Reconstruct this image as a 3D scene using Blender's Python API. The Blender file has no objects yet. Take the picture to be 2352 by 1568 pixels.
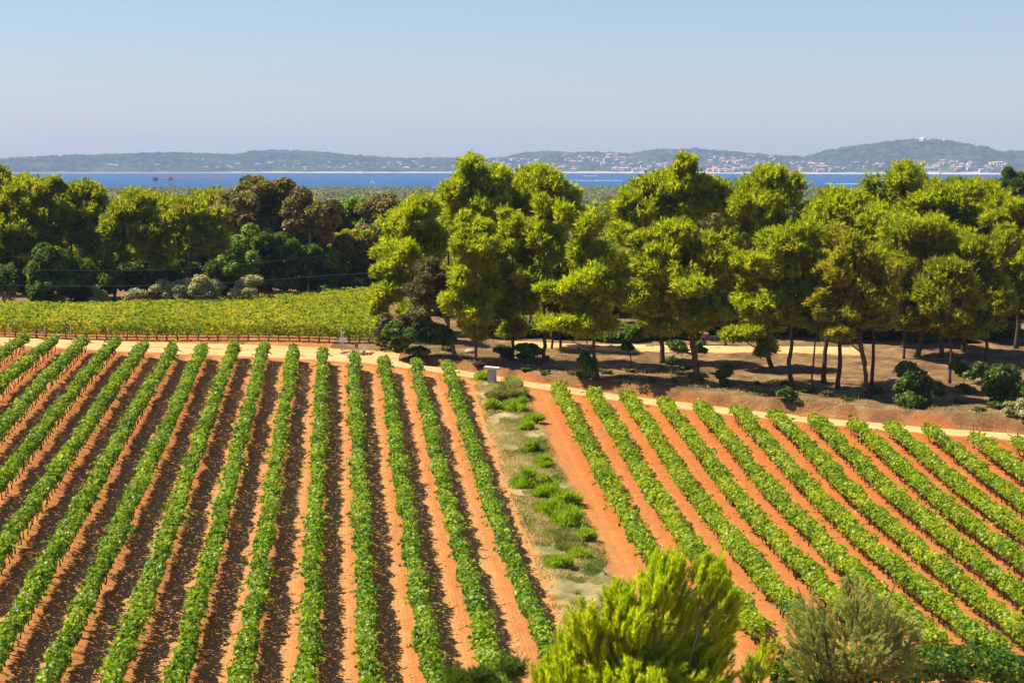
import bpy, math, random
import numpy as np
from mathutils import Vector

# ------------------------------------------------------------------ camera, sky, sun, exposure
SC = bpy.context.scene
COL = SC.collection
CAMZ = 50.0                                   # metres above the sea
FPX = 2352 * 70.0 / 36.0                      # focal length in pixels of a 2352-wide print of the photo
UC, VC, VH = 1176.0, 784.0, 370.0             # print centre and horizon line
PITCH = math.atan((VC - VH) / FPX)
cam_d = bpy.data.cameras.new('camera'); cam_d.lens = 70; cam_d.sensor_width = 36
cam_d.clip_start = 1; cam_d.clip_end = 60000
cam = bpy.data.objects.new('camera', cam_d); COL.objects.link(cam)
cam.location = (0, 0, CAMZ); cam.rotation_euler = (math.pi / 2 - PITCH, 0, 0)
SC.camera = cam
SC.view_settings.view_transform = 'Standard'; SC.view_settings.look = 'None'
SC.view_settings.exposure = 0.95; SC.view_settings.gamma = 1
SC.view_settings.use_curve_mapping = False
SUN_EL = math.radians(53); SUN_AZ = math.radians(80)      # azimuth: degrees to the left of the view direction
world = bpy.data.worlds.new('World'); SC.world = world; world.use_nodes = True
wn = world.node_tree; wn.nodes.clear()
w_out = wn.nodes.new('ShaderNodeOutputWorld'); w_bg = wn.nodes.new('ShaderNodeBackground')
w_sky = wn.nodes.new('ShaderNodeTexSky'); w_sky.sky_type = 'NISHITA'; w_sky.sun_disc = False
w_sky.sun_elevation = SUN_EL; w_sky.sun_rotation = -SUN_AZ
w_sky.altitude = 50; w_sky.air_density = 1.0; w_sky.dust_density = 0.35; w_sky.ozone_density = 3.0
w_bg.inputs['Strength'].default_value = 0.06
w_tint = wn.nodes.new('ShaderNodeMix'); w_tint.data_type = 'RGBA'; w_tint.blend_type = 'MULTIPLY'; w_tint.inputs[0].default_value = 1
w_tint.inputs[7].default_value = (.96, .97, 1.10, 1)          # the clear blue of the day
wn.links.new(w_sky.outputs[0], w_tint.inputs[6]); wn.links.new(w_tint.outputs[2], w_bg.inputs[0]); wn.links.new(w_bg.outputs[0], w_out.inputs[0])
sun_d = bpy.data.lights.new('sun', 'SUN'); sun_d.energy = 5.0; sun_d.angle = math.radians(0.5)
sun_d.color = (1.0, 0.93, 0.80)
sun = bpy.data.objects.new('sun', sun_d); COL.objects.link(sun)
SUN_DIR = Vector((-math.sin(SUN_AZ) * math.cos(SUN_EL), math.cos(SUN_AZ) * math.cos(SUN_EL), math.sin(SUN_EL)))
sun.rotation_euler = SUN_DIR.to_track_quat('Z', 'Y').to_euler()
sun.location = (-80, -20, 120)
try:
    SC.cycles.use_denoising = True
    SC.cycles.max_bounces = 6; SC.cycles.diffuse_bounces = 3; SC.cycles.glossy_bounces = 2
    SC.cycles.transmission_bounces = 3; SC.cycles.volume_bounces = 0; SC.cycles.transparent_max_bounces = 4
except Exception:
    pass

rng = np.random.default_rng(7)
random.seed(7)

# ------------------------------------------------------------------ helpers
def put(o, label=None, cat=None, group=None, kind=None):
    if label: o['label'] = label
    if cat: o['category'] = cat
    if group: o['group'] = group
    if kind: o['kind'] = kind
    return o

def root(name, loc, label, cat, group=None, rz=0.0):
    o = bpy.data.objects.new(name, None); COL.objects.link(o)
    o.location = loc; o.rotation_euler = (0, 0, rz); o.empty_display_size = 0.2
    return put(o, label, cat, group)

def mesh_np(name, V, F, mat, parent=None, tint=None, loc=(0, 0, 0), smooth=False, mats=None, midx=None):
    """V (n,3) float array, F (m,k) int array with k = 3 or 4 -> one mesh object"""
    V = np.asarray(V, np.float32); F = np.asarray(F, np.int32)
    me = bpy.data.meshes.new(name)
    m, k = F.shape
    me.vertices.add(len(V)); me.loops.add(m * k); me.polygons.add(m)
    me.vertices.foreach_set('co', V.ravel())
    me.loops.foreach_set('vertex_index', F.ravel())
    me.polygons.foreach_set('loop_start', np.arange(0, m * k, k, dtype=np.int32))
    if smooth: me.polygons.foreach_set('use_smooth', np.ones(m, bool))
    for mt in (mats or [mat]): me.materials.append(mt)
    if midx is not None: me.polygons.foreach_set('material_index', np.asarray(midx, np.int32))
    if tint is not None:
        a = me.attributes.new('tint', 'FLOAT', 'FACE'); a.data.foreach_set('value', np.asarray(tint, np.float32))
    me.update(calc_edges=True)
    o = bpy.data.objects.new(name, me); COL.objects.link(o)
    o.location = loc
    if parent is not None: o.parent = parent
    return o

class MB:
    """collects boxes, tubes and slabs, then links them as ONE mesh object"""
    def __init__(s): s.V = []; s.F = []; s.n = 0; s.M = []
    def add(s, V, F, mi=0):
        V = np.asarray(V, float); s.V.append(V)
        for f in F: s.F.append([i + s.n for i in f]); s.M.append(mi)
        s.n += len(V)
    def box(s, c, d, rz=0.0, taper=1.0, mi=0, tilt=0.0):
        x, y, z = np.array(d) / 2.0
        P = np.array([[-x, -y, -z], [x, -y, -z], [x, y, -z], [-x, y, -z],
                      [-x * taper, -y * taper, z], [x * taper, -y * taper, z], [x * taper, y * taper, z], [-x * taper, y * taper, z]])
        ct, st = math.cos(tilt), math.sin(tilt)
        P = np.stack([P[:, 0] * ct + P[:, 2] * st, P[:, 1], -P[:, 0] * st + P[:, 2] * ct], 1)
        cr, sr = math.cos(rz), math.sin(rz)
        P = np.stack([P[:, 0] * cr - P[:, 1] * sr, P[:, 0] * sr + P[:, 1] * cr, P[:, 2]], 1) + np.array(c)
        s.add(P, [(0, 3, 2, 1), (4, 5, 6, 7), (0, 1, 5, 4), (1, 2, 6, 5), (2, 3, 7, 6), (3, 0, 4, 7)], mi)
    def tube(s, pts, rad, n=7, mi=0, cap=True):
        pts = np.asarray(pts, float); rad = np.broadcast_to(np.asarray(rad, float), (len(pts),))
        T = np.gradient(pts, axis=0); T /= np.linalg.norm(T, axis=1)[:, None] + 1e-9
        ref = np.array([0.31, 0.77, 0.2]) if abs(T[0, 2]) > .8 else np.array([0.05, 0.1, 1.0])
        a = np.cross(T, ref); a /= np.linalg.norm(a, axis=1)[:, None] + 1e-9
        b = np.cross(T, a)
        ang = np.linspace(0, 2 * np.pi, n, endpoint=False)
        R = (pts[:, None] + rad[:, None, None] * (np.cos(ang)[None, :, None] * a[:, None] + np.sin(ang)[None, :, None] * b[:, None])).reshape(-1, 3)
        F = []
        for i in range(len(pts) - 1):
            for j in range(n):
                k = (j + 1) % n
                F.append((i * n + j, i * n + k, (i + 1) * n + k, (i + 1) * n + j))
        if cap:
            F.append(tuple(range(n))[::-1]); F.append(tuple((len(pts) - 1) * n + j for j in range(n)))
        s.add(R, F, mi)
    def disc(s, c, r, w, axis='x', n=14, mi=0, inner=0.0):
        e = np.array([1., 0, 0]) if axis == 'x' else np.array([0, 1., 0])
        s.tube([np.array(c) - e * w / 2, np.array(c) + e * w / 2], r, n, mi)
    def build(s, name, mats, parent=None, loc=(0, 0, 0), smooth=False):
        me = bpy.data.meshes.new(name)
        me.from_pydata(np.concatenate(s.V).tolist(), [], s.F)
        for m in (mats if isinstance(mats, (list, tuple)) else [mats]): me.materials.append(m)
        me.polygons.foreach_set('material_index', np.array(s.M, np.int32))
        if smooth: me.polygons.foreach_set('use_smooth', np.ones(len(s.F), bool))
        me.update()
        o = bpy.data.objects.new(name, me); COL.objects.link(o); o.location = loc
        if parent is not None: o.parent = parent
        return o

def hash2(ix, iy, seed):
    h = (ix.astype(np.int64) * 374761393 + iy.astype(np.int64) * 668265263 + seed * 974634777) & 0x7fffffff
    h = ((h ^ (h >> 13)) * 1274126177) & 0x7fffffff
    return ((h ^ (h >> 16)) & 0xffff) / 65535.0

def vnoise(x, y, seed=0):
    ix = np.floor(x); iy = np.floor(y); fx = x - ix; fy = y - iy
    fx = fx * fx * (3 - 2 * fx); fy = fy * fy * (3 - 2 * fy)
    a = hash2(ix, iy, seed); b = hash2(ix + 1, iy, seed); c = hash2(ix, iy + 1, seed); d = hash2(ix + 1, iy + 1, seed)
    return (a * (1 - fx) + b * fx) * (1 - fy) + (c * (1 - fx) + d * fx) * fy

def fnoise(x, y, seed=0, o=4):
    s = 0; a = .5; t = 0
    for k in range(o):
        s = s + a * vnoise(x * 2 ** k, y * 2 ** k, seed + k); t += a; a *= .5
    return s / t

def sstep(a, b, x):
    t = np.clip((x - a) / (b - a), 0, 1); return t * t * (3 - 2 * t)

# ------------------------------------------------------------------ the lie of the land (heights relative to the camera, then + CAMZ)
FIT = [-20.8029, -1.5194, 1.8818, 0.329, -0.3712, 1.3255, 0.2975, 1.8748, 0.1291, -0.1056]
def field_poly(x, y):
    X = x / 30.; Y = (y - 110.) / 50.
    c = FIT
    return c[0] + c[1]*X + c[2]*Y + c[3]*X*X + c[4]*X*Y + c[5]*Y*Y + c[6]*X*X*Y + c[7]*X*Y*Y + c[8]*Y**3 + c[9]*X**3
LA, LM, SP = -26.472, -0.0863, 2.5            # left block: x = LA + SP*i + LM*y
RA, RM = 14.867, -0.0748                      # right block
# plan line of the dirt track: x -> y of its middle
TRX = np.array([-80, -45, -30, -20, -13, -8, -4, 3, 12, 22, 34, 60.])
TRY = np.array([173, 171.5, 170.5, 169.5, 168.0, 165.5, 163.2, 158.0, 153.2, 148.5, 143.5, 134.])
def track_y(x): return np.interp(x, TRX, TRY)
def bank_h(x): return np.interp(x, [-14, -8, 3, 15, 35, 60], [0, .45, .6, .8, 1.0, 1.0])
ctrl = []
for yy in (80, 95, 110, 125, 140, 155, 164):
    for xx in (-42, -30, -20, -10, 0, 10, 20, 28, 36):
        lim = float(track_y(xx)) - 2
        left = -0.275 * yy - 4; right = .262 * yy
        if yy <= lim and left < xx < right: ctrl.append((xx, yy, field_poly(xx, yy)))
for p in [(-60, 166, -15.3), (-42, 172, -15.75), (-25, 172, -16.2), (-12, 171, -16.55),
          (-55, 178, -15.2), (-40, 178, -15.7), (-20, 178, -15.9), (-60, 200, -16.1), (-40, 200, -16.4), (-20, 200, -16.2), (-8, 190, -16.3),
          (-60, 225, -17.3), (-40, 225, -17.3), (-20, 228, -16.8), (-15, 250, -17.1), (-50, 255, -18.2), (0, 230, -16.2), (0, 175, -17.2), (0, 168, -17.5),
          (10, 160, -18.35), (20, 156, -18.9), (30, 153, -19.5), (45, 148, -20.2), (10, 172, -17.7), (25, 172, -18.0), (40, 172, -18.4),
          (10, 185, -17.2), (25, 185, -17.4), (45, 185, -17.7), (20, 220, -17.0), (50, 220, -17.2), (20, 255, -17.4), (60, 255, -17.6),
          (-45, 60, -20.5), (-20, 60, -21.3), (0, 60, -22.0), (20, 60, -23.6), (45, 60, -24.6), (25, 80, -23.2), (45, 90, -23.6), (50, 120, -22.0), (-60, 110, -18.6), (-60, 140, -16.6)]:
    ctrl.append(p)
ctrl = np.array(ctrl)
CS = 50.
def _tps(r2): return np.where(r2 > 0, r2 * np.log(r2 + 1e-12), 0)
_P = ctrl[:, :2] / CS
_K = _tps(((_P[:, None] - _P[None]) ** 2).sum(-1)) + np.eye(len(_P)) * 0.004
_Q = np.concatenate([np.ones((len(_P), 1)), _P], 1)
_M = np.block([[_K, _Q], [_Q.T, np.zeros((3, 3))]])
_W = np.linalg.solve(_M, np.concatenate([ctrl[:, 2], np.zeros(3)]))
def tps(x, y):
    x = np.clip(x, -62, 62) / CS; y = np.clip(y, 58, 258) / CS
    out = np.empty(x.shape); xf, yf = x.ravel(), y.ravel(); of = out.ravel()
    for s in range(0, len(xf), 20000):
        q = np.stack([xf[s:s+20000], yf[s:s+20000]], 1)
        K = _tps(((q[:, None] - _P[None]) ** 2).sum(-1))
        of[s:s+20000] = K @ _W[:-3] + _W[-3] + q @ _W[-2:]
    return of.reshape(x.shape)
FARY = np.array([0, 230, 300, 450, 700, 1100, 1800, 2600, 2950, 3300, 5000, 30000.])
FARZ = np.array([-16, -16, -18, -26, -33, -39, -44.5, -48.4, -49.6, -53, -60, -60.])
def ground_z(x, y):
    x = np.asarray(x, float); y = np.asarray(y, float)
    sh = np.broadcast_shapes(x.shape, y.shape); x = np.broadcast_to(x, sh); y = np.broadcast_to(y, sh)
    near = np.zeros(sh); m = y < 330
    if m.any(): near[m] = tps(x[m], y[m])
    e = y - track_y(x) - 2.3 + 0.5 * (vnoise(x / 1.3, y / 9., 5) - .5)
    near = near + np.where(x > -14, bank_h(x) * sstep(0, 1.0, e), 0) * (y < 330)
    near = near + np.where((y > 25) & (y < 330), 0, 0)
    far = np.interp(y, FARY, FARZ)
    t = sstep(235, 320, y)
    return CAMZ + near * (1 - t) + far * t

_ct, _st = math.cos(PITCH), math.sin(PITCH)
def ray(u, v):
    X = (u - UC) / FPX; Y = -(v - VC) / FPX
    d = np.array([X, _ct + Y * _st, -_st + Y * _ct]); return d / d[1]
_D = np.arange(50, 330, .2)
def at(u, v):
    """the point of the ground seen at (u, v) of the print"""
    d = ray(u, v); g = CAMZ + d[2] * _D - ground_z(d[0] * _D, _D)
    k = int(np.argmax(g < 0)); k = max(k, 1)
    y = _D[k]
    return np.array([d[0] * y, y, float(ground_z(d[0] * y, y))])
def lift(u, v, y):
    d = ray(u, v); return np.array([d[0] * y, y, CAMZ + d[2] * y])

# ------------------------------------------------------------------ materials
def new_mat(name):
    m = bpy.data.materials.new(name); m.use_nodes = True
    nt = m.node_tree; nt.nodes.clear()
    out = nt.nodes.new('ShaderNodeOutputMaterial')
    return m, nt, out
def N(nt, t, **kw):
    n = nt.nodes.new(t)
    for k, v in kw.items(): setattr(n, k, v)
    return n
def ramp(nt, fac, stops):
    r = N(nt, 'ShaderNodeValToRGB'); el = r.color_ramp.elements
    while len(el) < len(stops): el.new(.5)
    for e, (p, c) in zip(el, stops): e.position = p; e.color = (*c, 1)
    nt.links.new(fac, r.inputs[0]); return r.outputs[0]
def noise(nt, scale, detail=4, rough=.6, vec=None, dist=0.0):
    n = N(nt, 'ShaderNodeTexNoise'); n.inputs['Scale'].default_value = scale; n.inputs['Detail'].default_value = detail
    n.inputs['Roughness'].default_value = rough; n.inputs['Distortion'].default_value = dist
    if vec is None:
        tc = N(nt, 'ShaderNodeTexCoord'); vec = tc.outputs['Object']
    nt.links.new(vec, n.inputs['Vector']); return n.outputs[0]
def mixc(nt, fac, a, b, mode='MIX'):
    n = N(nt, 'ShaderNodeMix'); n.data_type = 'RGBA'; n.blend_type = mode
    for s, v in ((n.inputs[0], fac), (n.inputs[6], a), (n.inputs[7], b)):
        if isinstance(v, (int, float)): s.default_value = v
        elif isinstance(v, tuple): s.default_value = (*v, 1)
        else: nt.links.new(v, s)
    return n.outputs[2]
def math_n(nt, op, a, b=None, c=None):
    n = N(nt, 'ShaderNodeMath'); n.operation = op; n.use_clamp = False
    for s, v in zip(n.inputs, (a, b, c)):
        if v is None: continue
        if isinstance(v, (int, float)): s.default_value = v
        else: nt.links.new(v, s)
    return n.outputs[0]
def pbsdf(nt, out, col, rough=.8, spec=.3, bump=None, bstr=.5, bdist=.05):
    b = N(nt, 'ShaderNodeBsdfPrincipled')
    if isinstance(col, tuple): b.inputs['Base Color'].default_value = (*col, 1)
    else: nt.links.new(col, b.inputs['Base Color'])
    b.inputs['Roughness'].default_value = rough; b.inputs['Specular IOR Level'].default_value = spec
    if bump is not None:
        bn = N(nt, 'ShaderNodeBump'); bn.inputs['Strength'].default_value = bstr; bn.inputs['Distance'].default_value = bdist
        nt.links.new(bump, bn.inputs['Height']); nt.links.new(bn.outputs[0], b.inputs['Normal'])
    if out is not None: nt.links.new(b.outputs[0], out.inputs[0])
    return b

def leaf_mat(name, stops, rough=.5, spec=.35, trans=.35, tcol=(1.55, 1.45, .6), patch=3.0):
    """leaf colour from the per-face tint plus slow patches over the plant"""
    m, nt, out = new_mat(name)
    at_ = N(nt, 'ShaderNodeAttribute'); at_.attribute_name = 'tint'
    pn = noise(nt, 1.0 / patch, 2)
    f = math_n(nt, 'ADD', at_.outputs['Fac'], math_n(nt, 'MULTIPLY', math_n(nt, 'SUBTRACT', pn, .5), .7))
    col = ramp(nt, f, stops)
    p = pbsdf(nt, None, col, rough, spec)
    t = N(nt, 'ShaderNodeBsdfTranslucent')
    nt.links.new(mixc(nt, 1.0, col, tcol, 'MULTIPLY'), t.inputs[0])
    mx = N(nt, 'ShaderNodeMixShader'); mx.inputs[0].default_value = trans
    nt.links.new(p.outputs[0], mx.inputs[1]); nt.links.new(t.outputs[0], mx.inputs[2]); nt.links.new(mx.outputs[0], out.inputs[0])
    return m

MAT = {}
MAT['vine_left'] = leaf_mat('vine_leaf_green', [(0, (.04, .095, .005)), (.45, (.15, .265, .008)), (.8, (.31, .41, .015)), (1, (.48, .52, .08))], .45, .35, .42)
MAT['vine_right'] = leaf_mat('vine_leaf_lime', [(0, (.055, .12, .005)), (.45, (.21, .325, .008)), (.8, (.39, .46, .012)), (1, (.52, .50, .05))], .45, .35, .45)
MAT['vine_back'] = leaf_mat('vine_leaf_yellow', [(0, (.06, .13, .006)), (.45, (.26, .335, .009)), (.75, (.44, .45, .014)), (1, (.54, .44, .04))], .5, .3, .45)
MAT['vine_dark'] = leaf_mat('vine_leaf_dark', [(0, (.02, .06, .005)), (.5, (.07, .15, .009)), (.85, (.19, .28, .015)), (1, (.42, .44, .08))], .4, .45, .22)
MAT['pine'] = leaf_mat('pine_needles', [(0, (.11, .145, .005)), (.5, (.32, .38, .010)), (.85, (.48, .51, .014)), (1, (.57, .54, .02))], .6, .2, .6, patch=5)
MAT['pine_bright'] = leaf_mat('young_pine_needles', [(0, (.12, .17, .004)), (.5, (.34, .40, .008)), (.85, (.50, .53, .012)), (1, (.56, .55, .02))], .6, .2, .6, patch=4)
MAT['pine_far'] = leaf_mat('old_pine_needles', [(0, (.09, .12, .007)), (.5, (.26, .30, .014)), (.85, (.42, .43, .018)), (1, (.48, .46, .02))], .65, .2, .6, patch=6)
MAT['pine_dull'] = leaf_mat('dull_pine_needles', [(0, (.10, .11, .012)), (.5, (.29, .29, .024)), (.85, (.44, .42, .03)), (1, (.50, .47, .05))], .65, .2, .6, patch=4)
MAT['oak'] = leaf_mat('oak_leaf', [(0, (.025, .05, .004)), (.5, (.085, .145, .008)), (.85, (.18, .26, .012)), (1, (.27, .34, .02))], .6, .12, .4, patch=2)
MAT['lime'] = leaf_mat('round_tree_leaf', [(0, (.06, .12, .005)), (.5, (.18, .29, .010)), (.85, (.29, .41, .014)), (1, (.38, .48, .02))], .5, .3, .33, patch=3)
MAT['eucalypt'] = leaf_mat('eucalypt_leaf', [(0, (.06, .06, .012)), (.45, (.20, .175, .03)), (.8, (.36, .27, .04)), (1, (.46, .29, .06))], .55, .3, .28, patch=3)
MAT['olive'] = leaf_mat('olive_leaf', [(0, (.20, .20, .09)), (.5, (.40, .39, .18)), (1, (.58, .56, .32))], .55, .3, .25, patch=2)
MAT['dry'] = leaf_mat('withered_leaf', [(0, (.05, .04, .016)), (.5, (.14, .115, .035)), (1, (.28, .22, .08))], .7, .15, .25, patch=1.5)
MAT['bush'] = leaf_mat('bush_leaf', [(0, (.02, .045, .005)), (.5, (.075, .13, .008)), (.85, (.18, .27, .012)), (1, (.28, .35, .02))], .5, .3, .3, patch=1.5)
MAT['broom'] = leaf_mat('broom_spray', [(0, (.18, .26, .005)), (.5, (.44, .55, .009)), (.85, (.58, .64, .014)), (1, (.62, .64, .02))], .55, .25, .6, patch=1.6)
MAT['tamarisk'] = leaf_mat('grey_spray', [(0, (.18, .22, .07)), (.5, (.38, .42, .15)), (1, (.54, .56, .24))], .6, .2, .5, patch=1.6)
MAT['weed'] = leaf_mat('weed_leaf', [(0, (.10, .18, .006)), (.5, (.24, .37, .012)), (1, (.42, .50, .03))], .5, .3, .6, patch=.8)
MAT['grass'] = leaf_mat('verge_grass', [(0, (.06, .12, .018)), (.45, (.19, .25, .045)), (.62, (.38, .32, .13)), (1, (.56, .46, .24))], .7, .15, .3, patch=1.3)
MAT['forest'] = leaf_mat('far_forest_leaf', [(0, (.05, .07, .014)), (.5, (.15, .175, .03)), (1, (.29, .30, .045))], .7, .15, .3, patch=14)

def plain(name, c1, c2, scale=6, rough=.8, spec=.3, bump=.0, bdist=.02):
    m, nt, out = new_mat(name)
    n1 = noise(nt, scale, 5)
    pbsdf(nt, out, mixc(nt, n1, c1, c2), rough, spec, n1 if bump else None, bump, bdist)
    return m
MAT['bark'] = plain('pine_bark', (.035, .022, .015), (.16, .095, .06), 5, .95, .1, .8, .04)
MAT['bark_grey'] = plain('grey_bark', (.10, .085, .07), (.32, .27, .22), 4, .95, .1, .6, .03)
MAT['bark_pale'] = plain('pale_bark', (.25, .19, .13), (.50, .40, .30), 3, .9, .15)
MAT['vine_wood'] = plain('vine_wood', (.022, .014, .009), (.075, .045, .028), 12, .95, .1)
MAT['post_wood'] = plain('weathered_wood', (.24, .18, .12), (.46, .36, .26), 8, .9, .15)
MAT['metal_dark'] = plain('dark_steel', (.03, .03, .032), (.08, .075, .07), 9, .55, .5)
MAT['concrete'] = plain('speckled_concrete', (.30, .275, .245), (.62, .57, .51), 16, .95, .15, .5, .02)
MAT['slab'] = plain('pale_stone_slab', (.55, .45, .35), (.78, .66, .52), 7, .9, .2, .3)
MAT['rock'] = plain('limestone', (.30, .22, .14), (.62, .48, .32), 3, .95, .15, .6, .05)
MAT['white_paint'] = plain('white_paint', (.72, .72, .70), (.84, .84, .83), 4, .45, .4)
MAT['sign_white'] = plain('sign_white', (.78, .76, .80), (.86, .84, .86), 3, .6, .3)
MAT['ink'] = plain('dark_ink', (.08, .07, .09), (.12, .11, .13), 3, .7, .2)
MAT['red_paint'] = plain('red_paint', (.36, .02, .015), (.5, .05, .04), 5, .45, .45)
MAT['maroon'] = plain('maroon_board', (.22, .015, .015), (.34, .03, .03), 5, .6, .3)
MAT['rubber'] = plain('black_rubber', (.012, .012, .012), (.03, .028, .026), 8, .85, .2)
MAT['steel'] = plain('grey_steel', (.22, .24, .27), (.42, .45, .50), 5, .4, .6)
MAT['crane_paint'] = plain('crane_paint', (.55, .24, .05), (.68, .34, .10), .4, .6, .3)
MAT['counterweight'] = plain('crane_ballast', (.32, .27, .22), (.44, .38, .32), .4, .9, .2)
MAT['sail'] = plain('sail_cloth', (.82, .83, .84), (.9, .9, .9), .3, .8, .2)
MAT['hull'] = plain('white_hull', (.75, .76, .78), (.85, .85, .86), .3, .4, .4)
MAT['foam'] = plain('sea_foam', (.62, .70, .78), (.85, .88, .90), .5, .9, .2)
MAT['house_wall'] = plain('rendered_wall', (.66, .54, .44), (.82, .72, .62), .15, .9, .2)
MAT['house_roof'] = plain('terracotta_roof', (.50, .27, .17), (.66, .40, .28), .2, .9, .2)
MAT['flat_wall'] = plain('pale_apartment_wall', (.50, .45, .42), (.64, .58, .54), .1, .9, .2)
MAT['cable'] = plain('black_cable', (.02, .02, .02), (.035, .035, .035), 3, .6, .3)
MAT['mast'] = plain('grey_mast', (.5, .5, .52), (.62, .62, .64), 1, .5, .4)

# ground: soil of the two blocks, weedy strip, grove litter (its dark tone also paints shade on the bank), scrub
def ground_mat():
    m, nt, out = new_mat('vineyard_earth')
    a = N(nt, 'ShaderNodeAttribute'); a.attribute_name = 'zones'
    sep = N(nt, 'ShaderNodeSeparateColor'); nt.links.new(a.outputs['Color'], sep.inputs[0])
    red, lane, strip, grove = sep.outputs[0], sep.outputs[1], sep.outputs[2], a.outputs['Alpha']
    big = noise(nt, .11, 3); mid = noise(nt, .9, 5, .65); fine = noise(nt, 5.5, 6, .75); grit = noise(nt, 16, 3, .7)
    tan = ramp(nt, mid, [(.25, (.37, .150, .042)), (.5, (.49, .225, .068)), (.75, (.56, .29, .105))])
    redc = ramp(nt, mid, [(.25, (.34, .085, .018)), (.5, (.46, .125, .026)), (.75, (.53, .17, .045))])
    rr = math_n(nt, 'ADD', red, math_n(nt, 'MULTIPLY', math_n(nt, 'SUBTRACT', big, .5), .9))
    n = N(nt, 'ShaderNodeClamp'); nt.links.new(rr, n.inputs[0])
    soil = mixc(nt, n.outputs[0], tan, redc)
    # wheel-worn middle of the lane is paler, tilled ground under the vines is browner
    soil = mixc(nt, math_n(nt, 'MULTIPLY', lane, .38), soil, (.60, .34, .13))
    rough_f = math_n(nt, 'MULTIPLY', math_n(nt, 'SUBTRACT', 1.0, lane), .42)
    soil = mixc(nt, rough_f, soil, (.35, .125, .035))
    fa = N(nt, 'ShaderNodeAttribute'); fa.attribute_name = 'furrow'
    wv = math_n(nt, 'SINE', math_n(nt, 'ADD', math_n(nt, 'MULTIPLY', fa.outputs['Fac'], 34.0), math_n(nt, 'MULTIPLY', mid, 5.0)))
    fl = math_n(nt, 'MULTIPLY', math_n(nt, 'MULTIPLY', math_n(nt, 'ADD', math_n(nt, 'MULTIPLY', wv, .5), .5), noise(nt, .45, 3)), .55)
    soil = mixc(nt, fl, soil, (.30, .105, .03))
    speck = ramp(nt, fine, [(.30, (.45, .40, .36)), (.45, (.92, .9, .88)), (.62, (1.0, 1.0, 1.0)), (.78, (1.28, 1.25, 1.2))])
    soil = mixc(nt, .85, soil, speck, 'MULTIPLY')
    straw = ramp(nt, noise(nt, .55, 5, .7), [(.34, (.12, .14, .035)), (.47, (.26, .215, .085)), (.6, (.40, .30, .15)), (.76, (.50, .40, .24))])
    straw = mixc(nt, .7, straw, speck, 'MULTIPLY')
    col = mixc(nt, strip, soil, straw)
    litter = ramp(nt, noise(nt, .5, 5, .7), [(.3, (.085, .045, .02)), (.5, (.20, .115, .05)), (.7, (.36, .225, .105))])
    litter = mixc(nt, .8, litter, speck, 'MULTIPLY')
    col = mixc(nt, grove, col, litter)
    h = math_n(nt, 'ADD', math_n(nt, 'MULTIPLY', fine, 1.0), math_n(nt, 'MULTIPLY', grit, .5))
    pbsdf(nt, out, col, .95, .1, h, .8, .09)
    return m
MAT['earth'] = ground_mat()
def track_mat():
    m, nt, out = new_mat('sandy_track')
    a = N(nt, 'ShaderNodeAttribute'); a.attribute_name = 'tint'
    f1 = noise(nt, .35, 5, .65); f2 = noise(nt, 6, 5, .7)
    c = ramp(nt, f1, [(.25, (.50, .29, .11)), (.5, (.60, .38, .155)), (.75, (.66, .46, .22))])
    c = mixc(nt, a.outputs['Fac'], c, (.56, .29, .11))
    c = mixc(nt, .6, c, ramp(nt, f2, [(.3, (.72, .7, .68)), (.55, (1, 1, 1)), (.8, (1.15, 1.14, 1.12))]), 'MULTIPLY')
    pbsdf(nt, out, c, .95, .1, f2, .5, .05)
    return m
MAT['track'] = track_mat()
def sea_mat():
    m, nt, out = new_mat('open_sea')
    tc = N(nt, 'ShaderNodeTexCoord'); mp = N(nt, 'ShaderNodeMapping'); mp.inputs['Scale'].default_value = (.012, .0045, 1)
    nt.links.new(tc.outputs['Object'], mp.inputs[0])
    n1 = noise(nt, 1.0, 6, .7, mp.outputs[0])
    mp2 = N(nt, 'ShaderNodeMapping'); mp2.inputs['Scale'].default_value = (.05, .02, 1); nt.links.new(tc.outputs['Object'], mp2.inputs[0])
    n2 = noise(nt, 1.0, 4, .7, mp2.outputs[0])
    c = ramp(nt, n1, [(.3, (.007, .050, .135)), (.6, (.012, .072, .175)), (.8, (.022, .10, .22))])
    caps = ramp(nt, n2, [(.70, (0, 0, 0)), (.76, (1, 1, 1))])
    c = mixc(nt, math_n(nt, 'MULTIPLY', caps, .35), c, (.55, .65, .75))
    pbsdf(nt, out, c, .6, .08, n2, .6, 1.5)
    return m
MAT['sea'] = sea_mat()
def hill_mat():
    m, nt, out = new_mat('wooded_hill')
    a = N(nt, 'ShaderNodeAttribute'); a.attribute_name = 'tint'
    n1 = noise(nt, .028, 6, .75); n2 = noise(nt, .005, 3)
    c = ramp(nt, n1, [(.34, (.010, .018, .012)), (.5, (.035, .048, .024)), (.66, (.10, .115, .05))])
    c = mixc(nt, math_n(nt, 'MULTIPLY', ramp(nt, n2, [(.5, (0, 0, 0)), (.7, (1, 1, 1))]), .35), c, (.17, .165, .08))
    c = mixc(nt, a.outputs['Fac'], c, (.50, .40, .29))
    pbsdf(nt, out, c, .95, .05)
    return m
MAT['hill'] = hill_mat()

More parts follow.
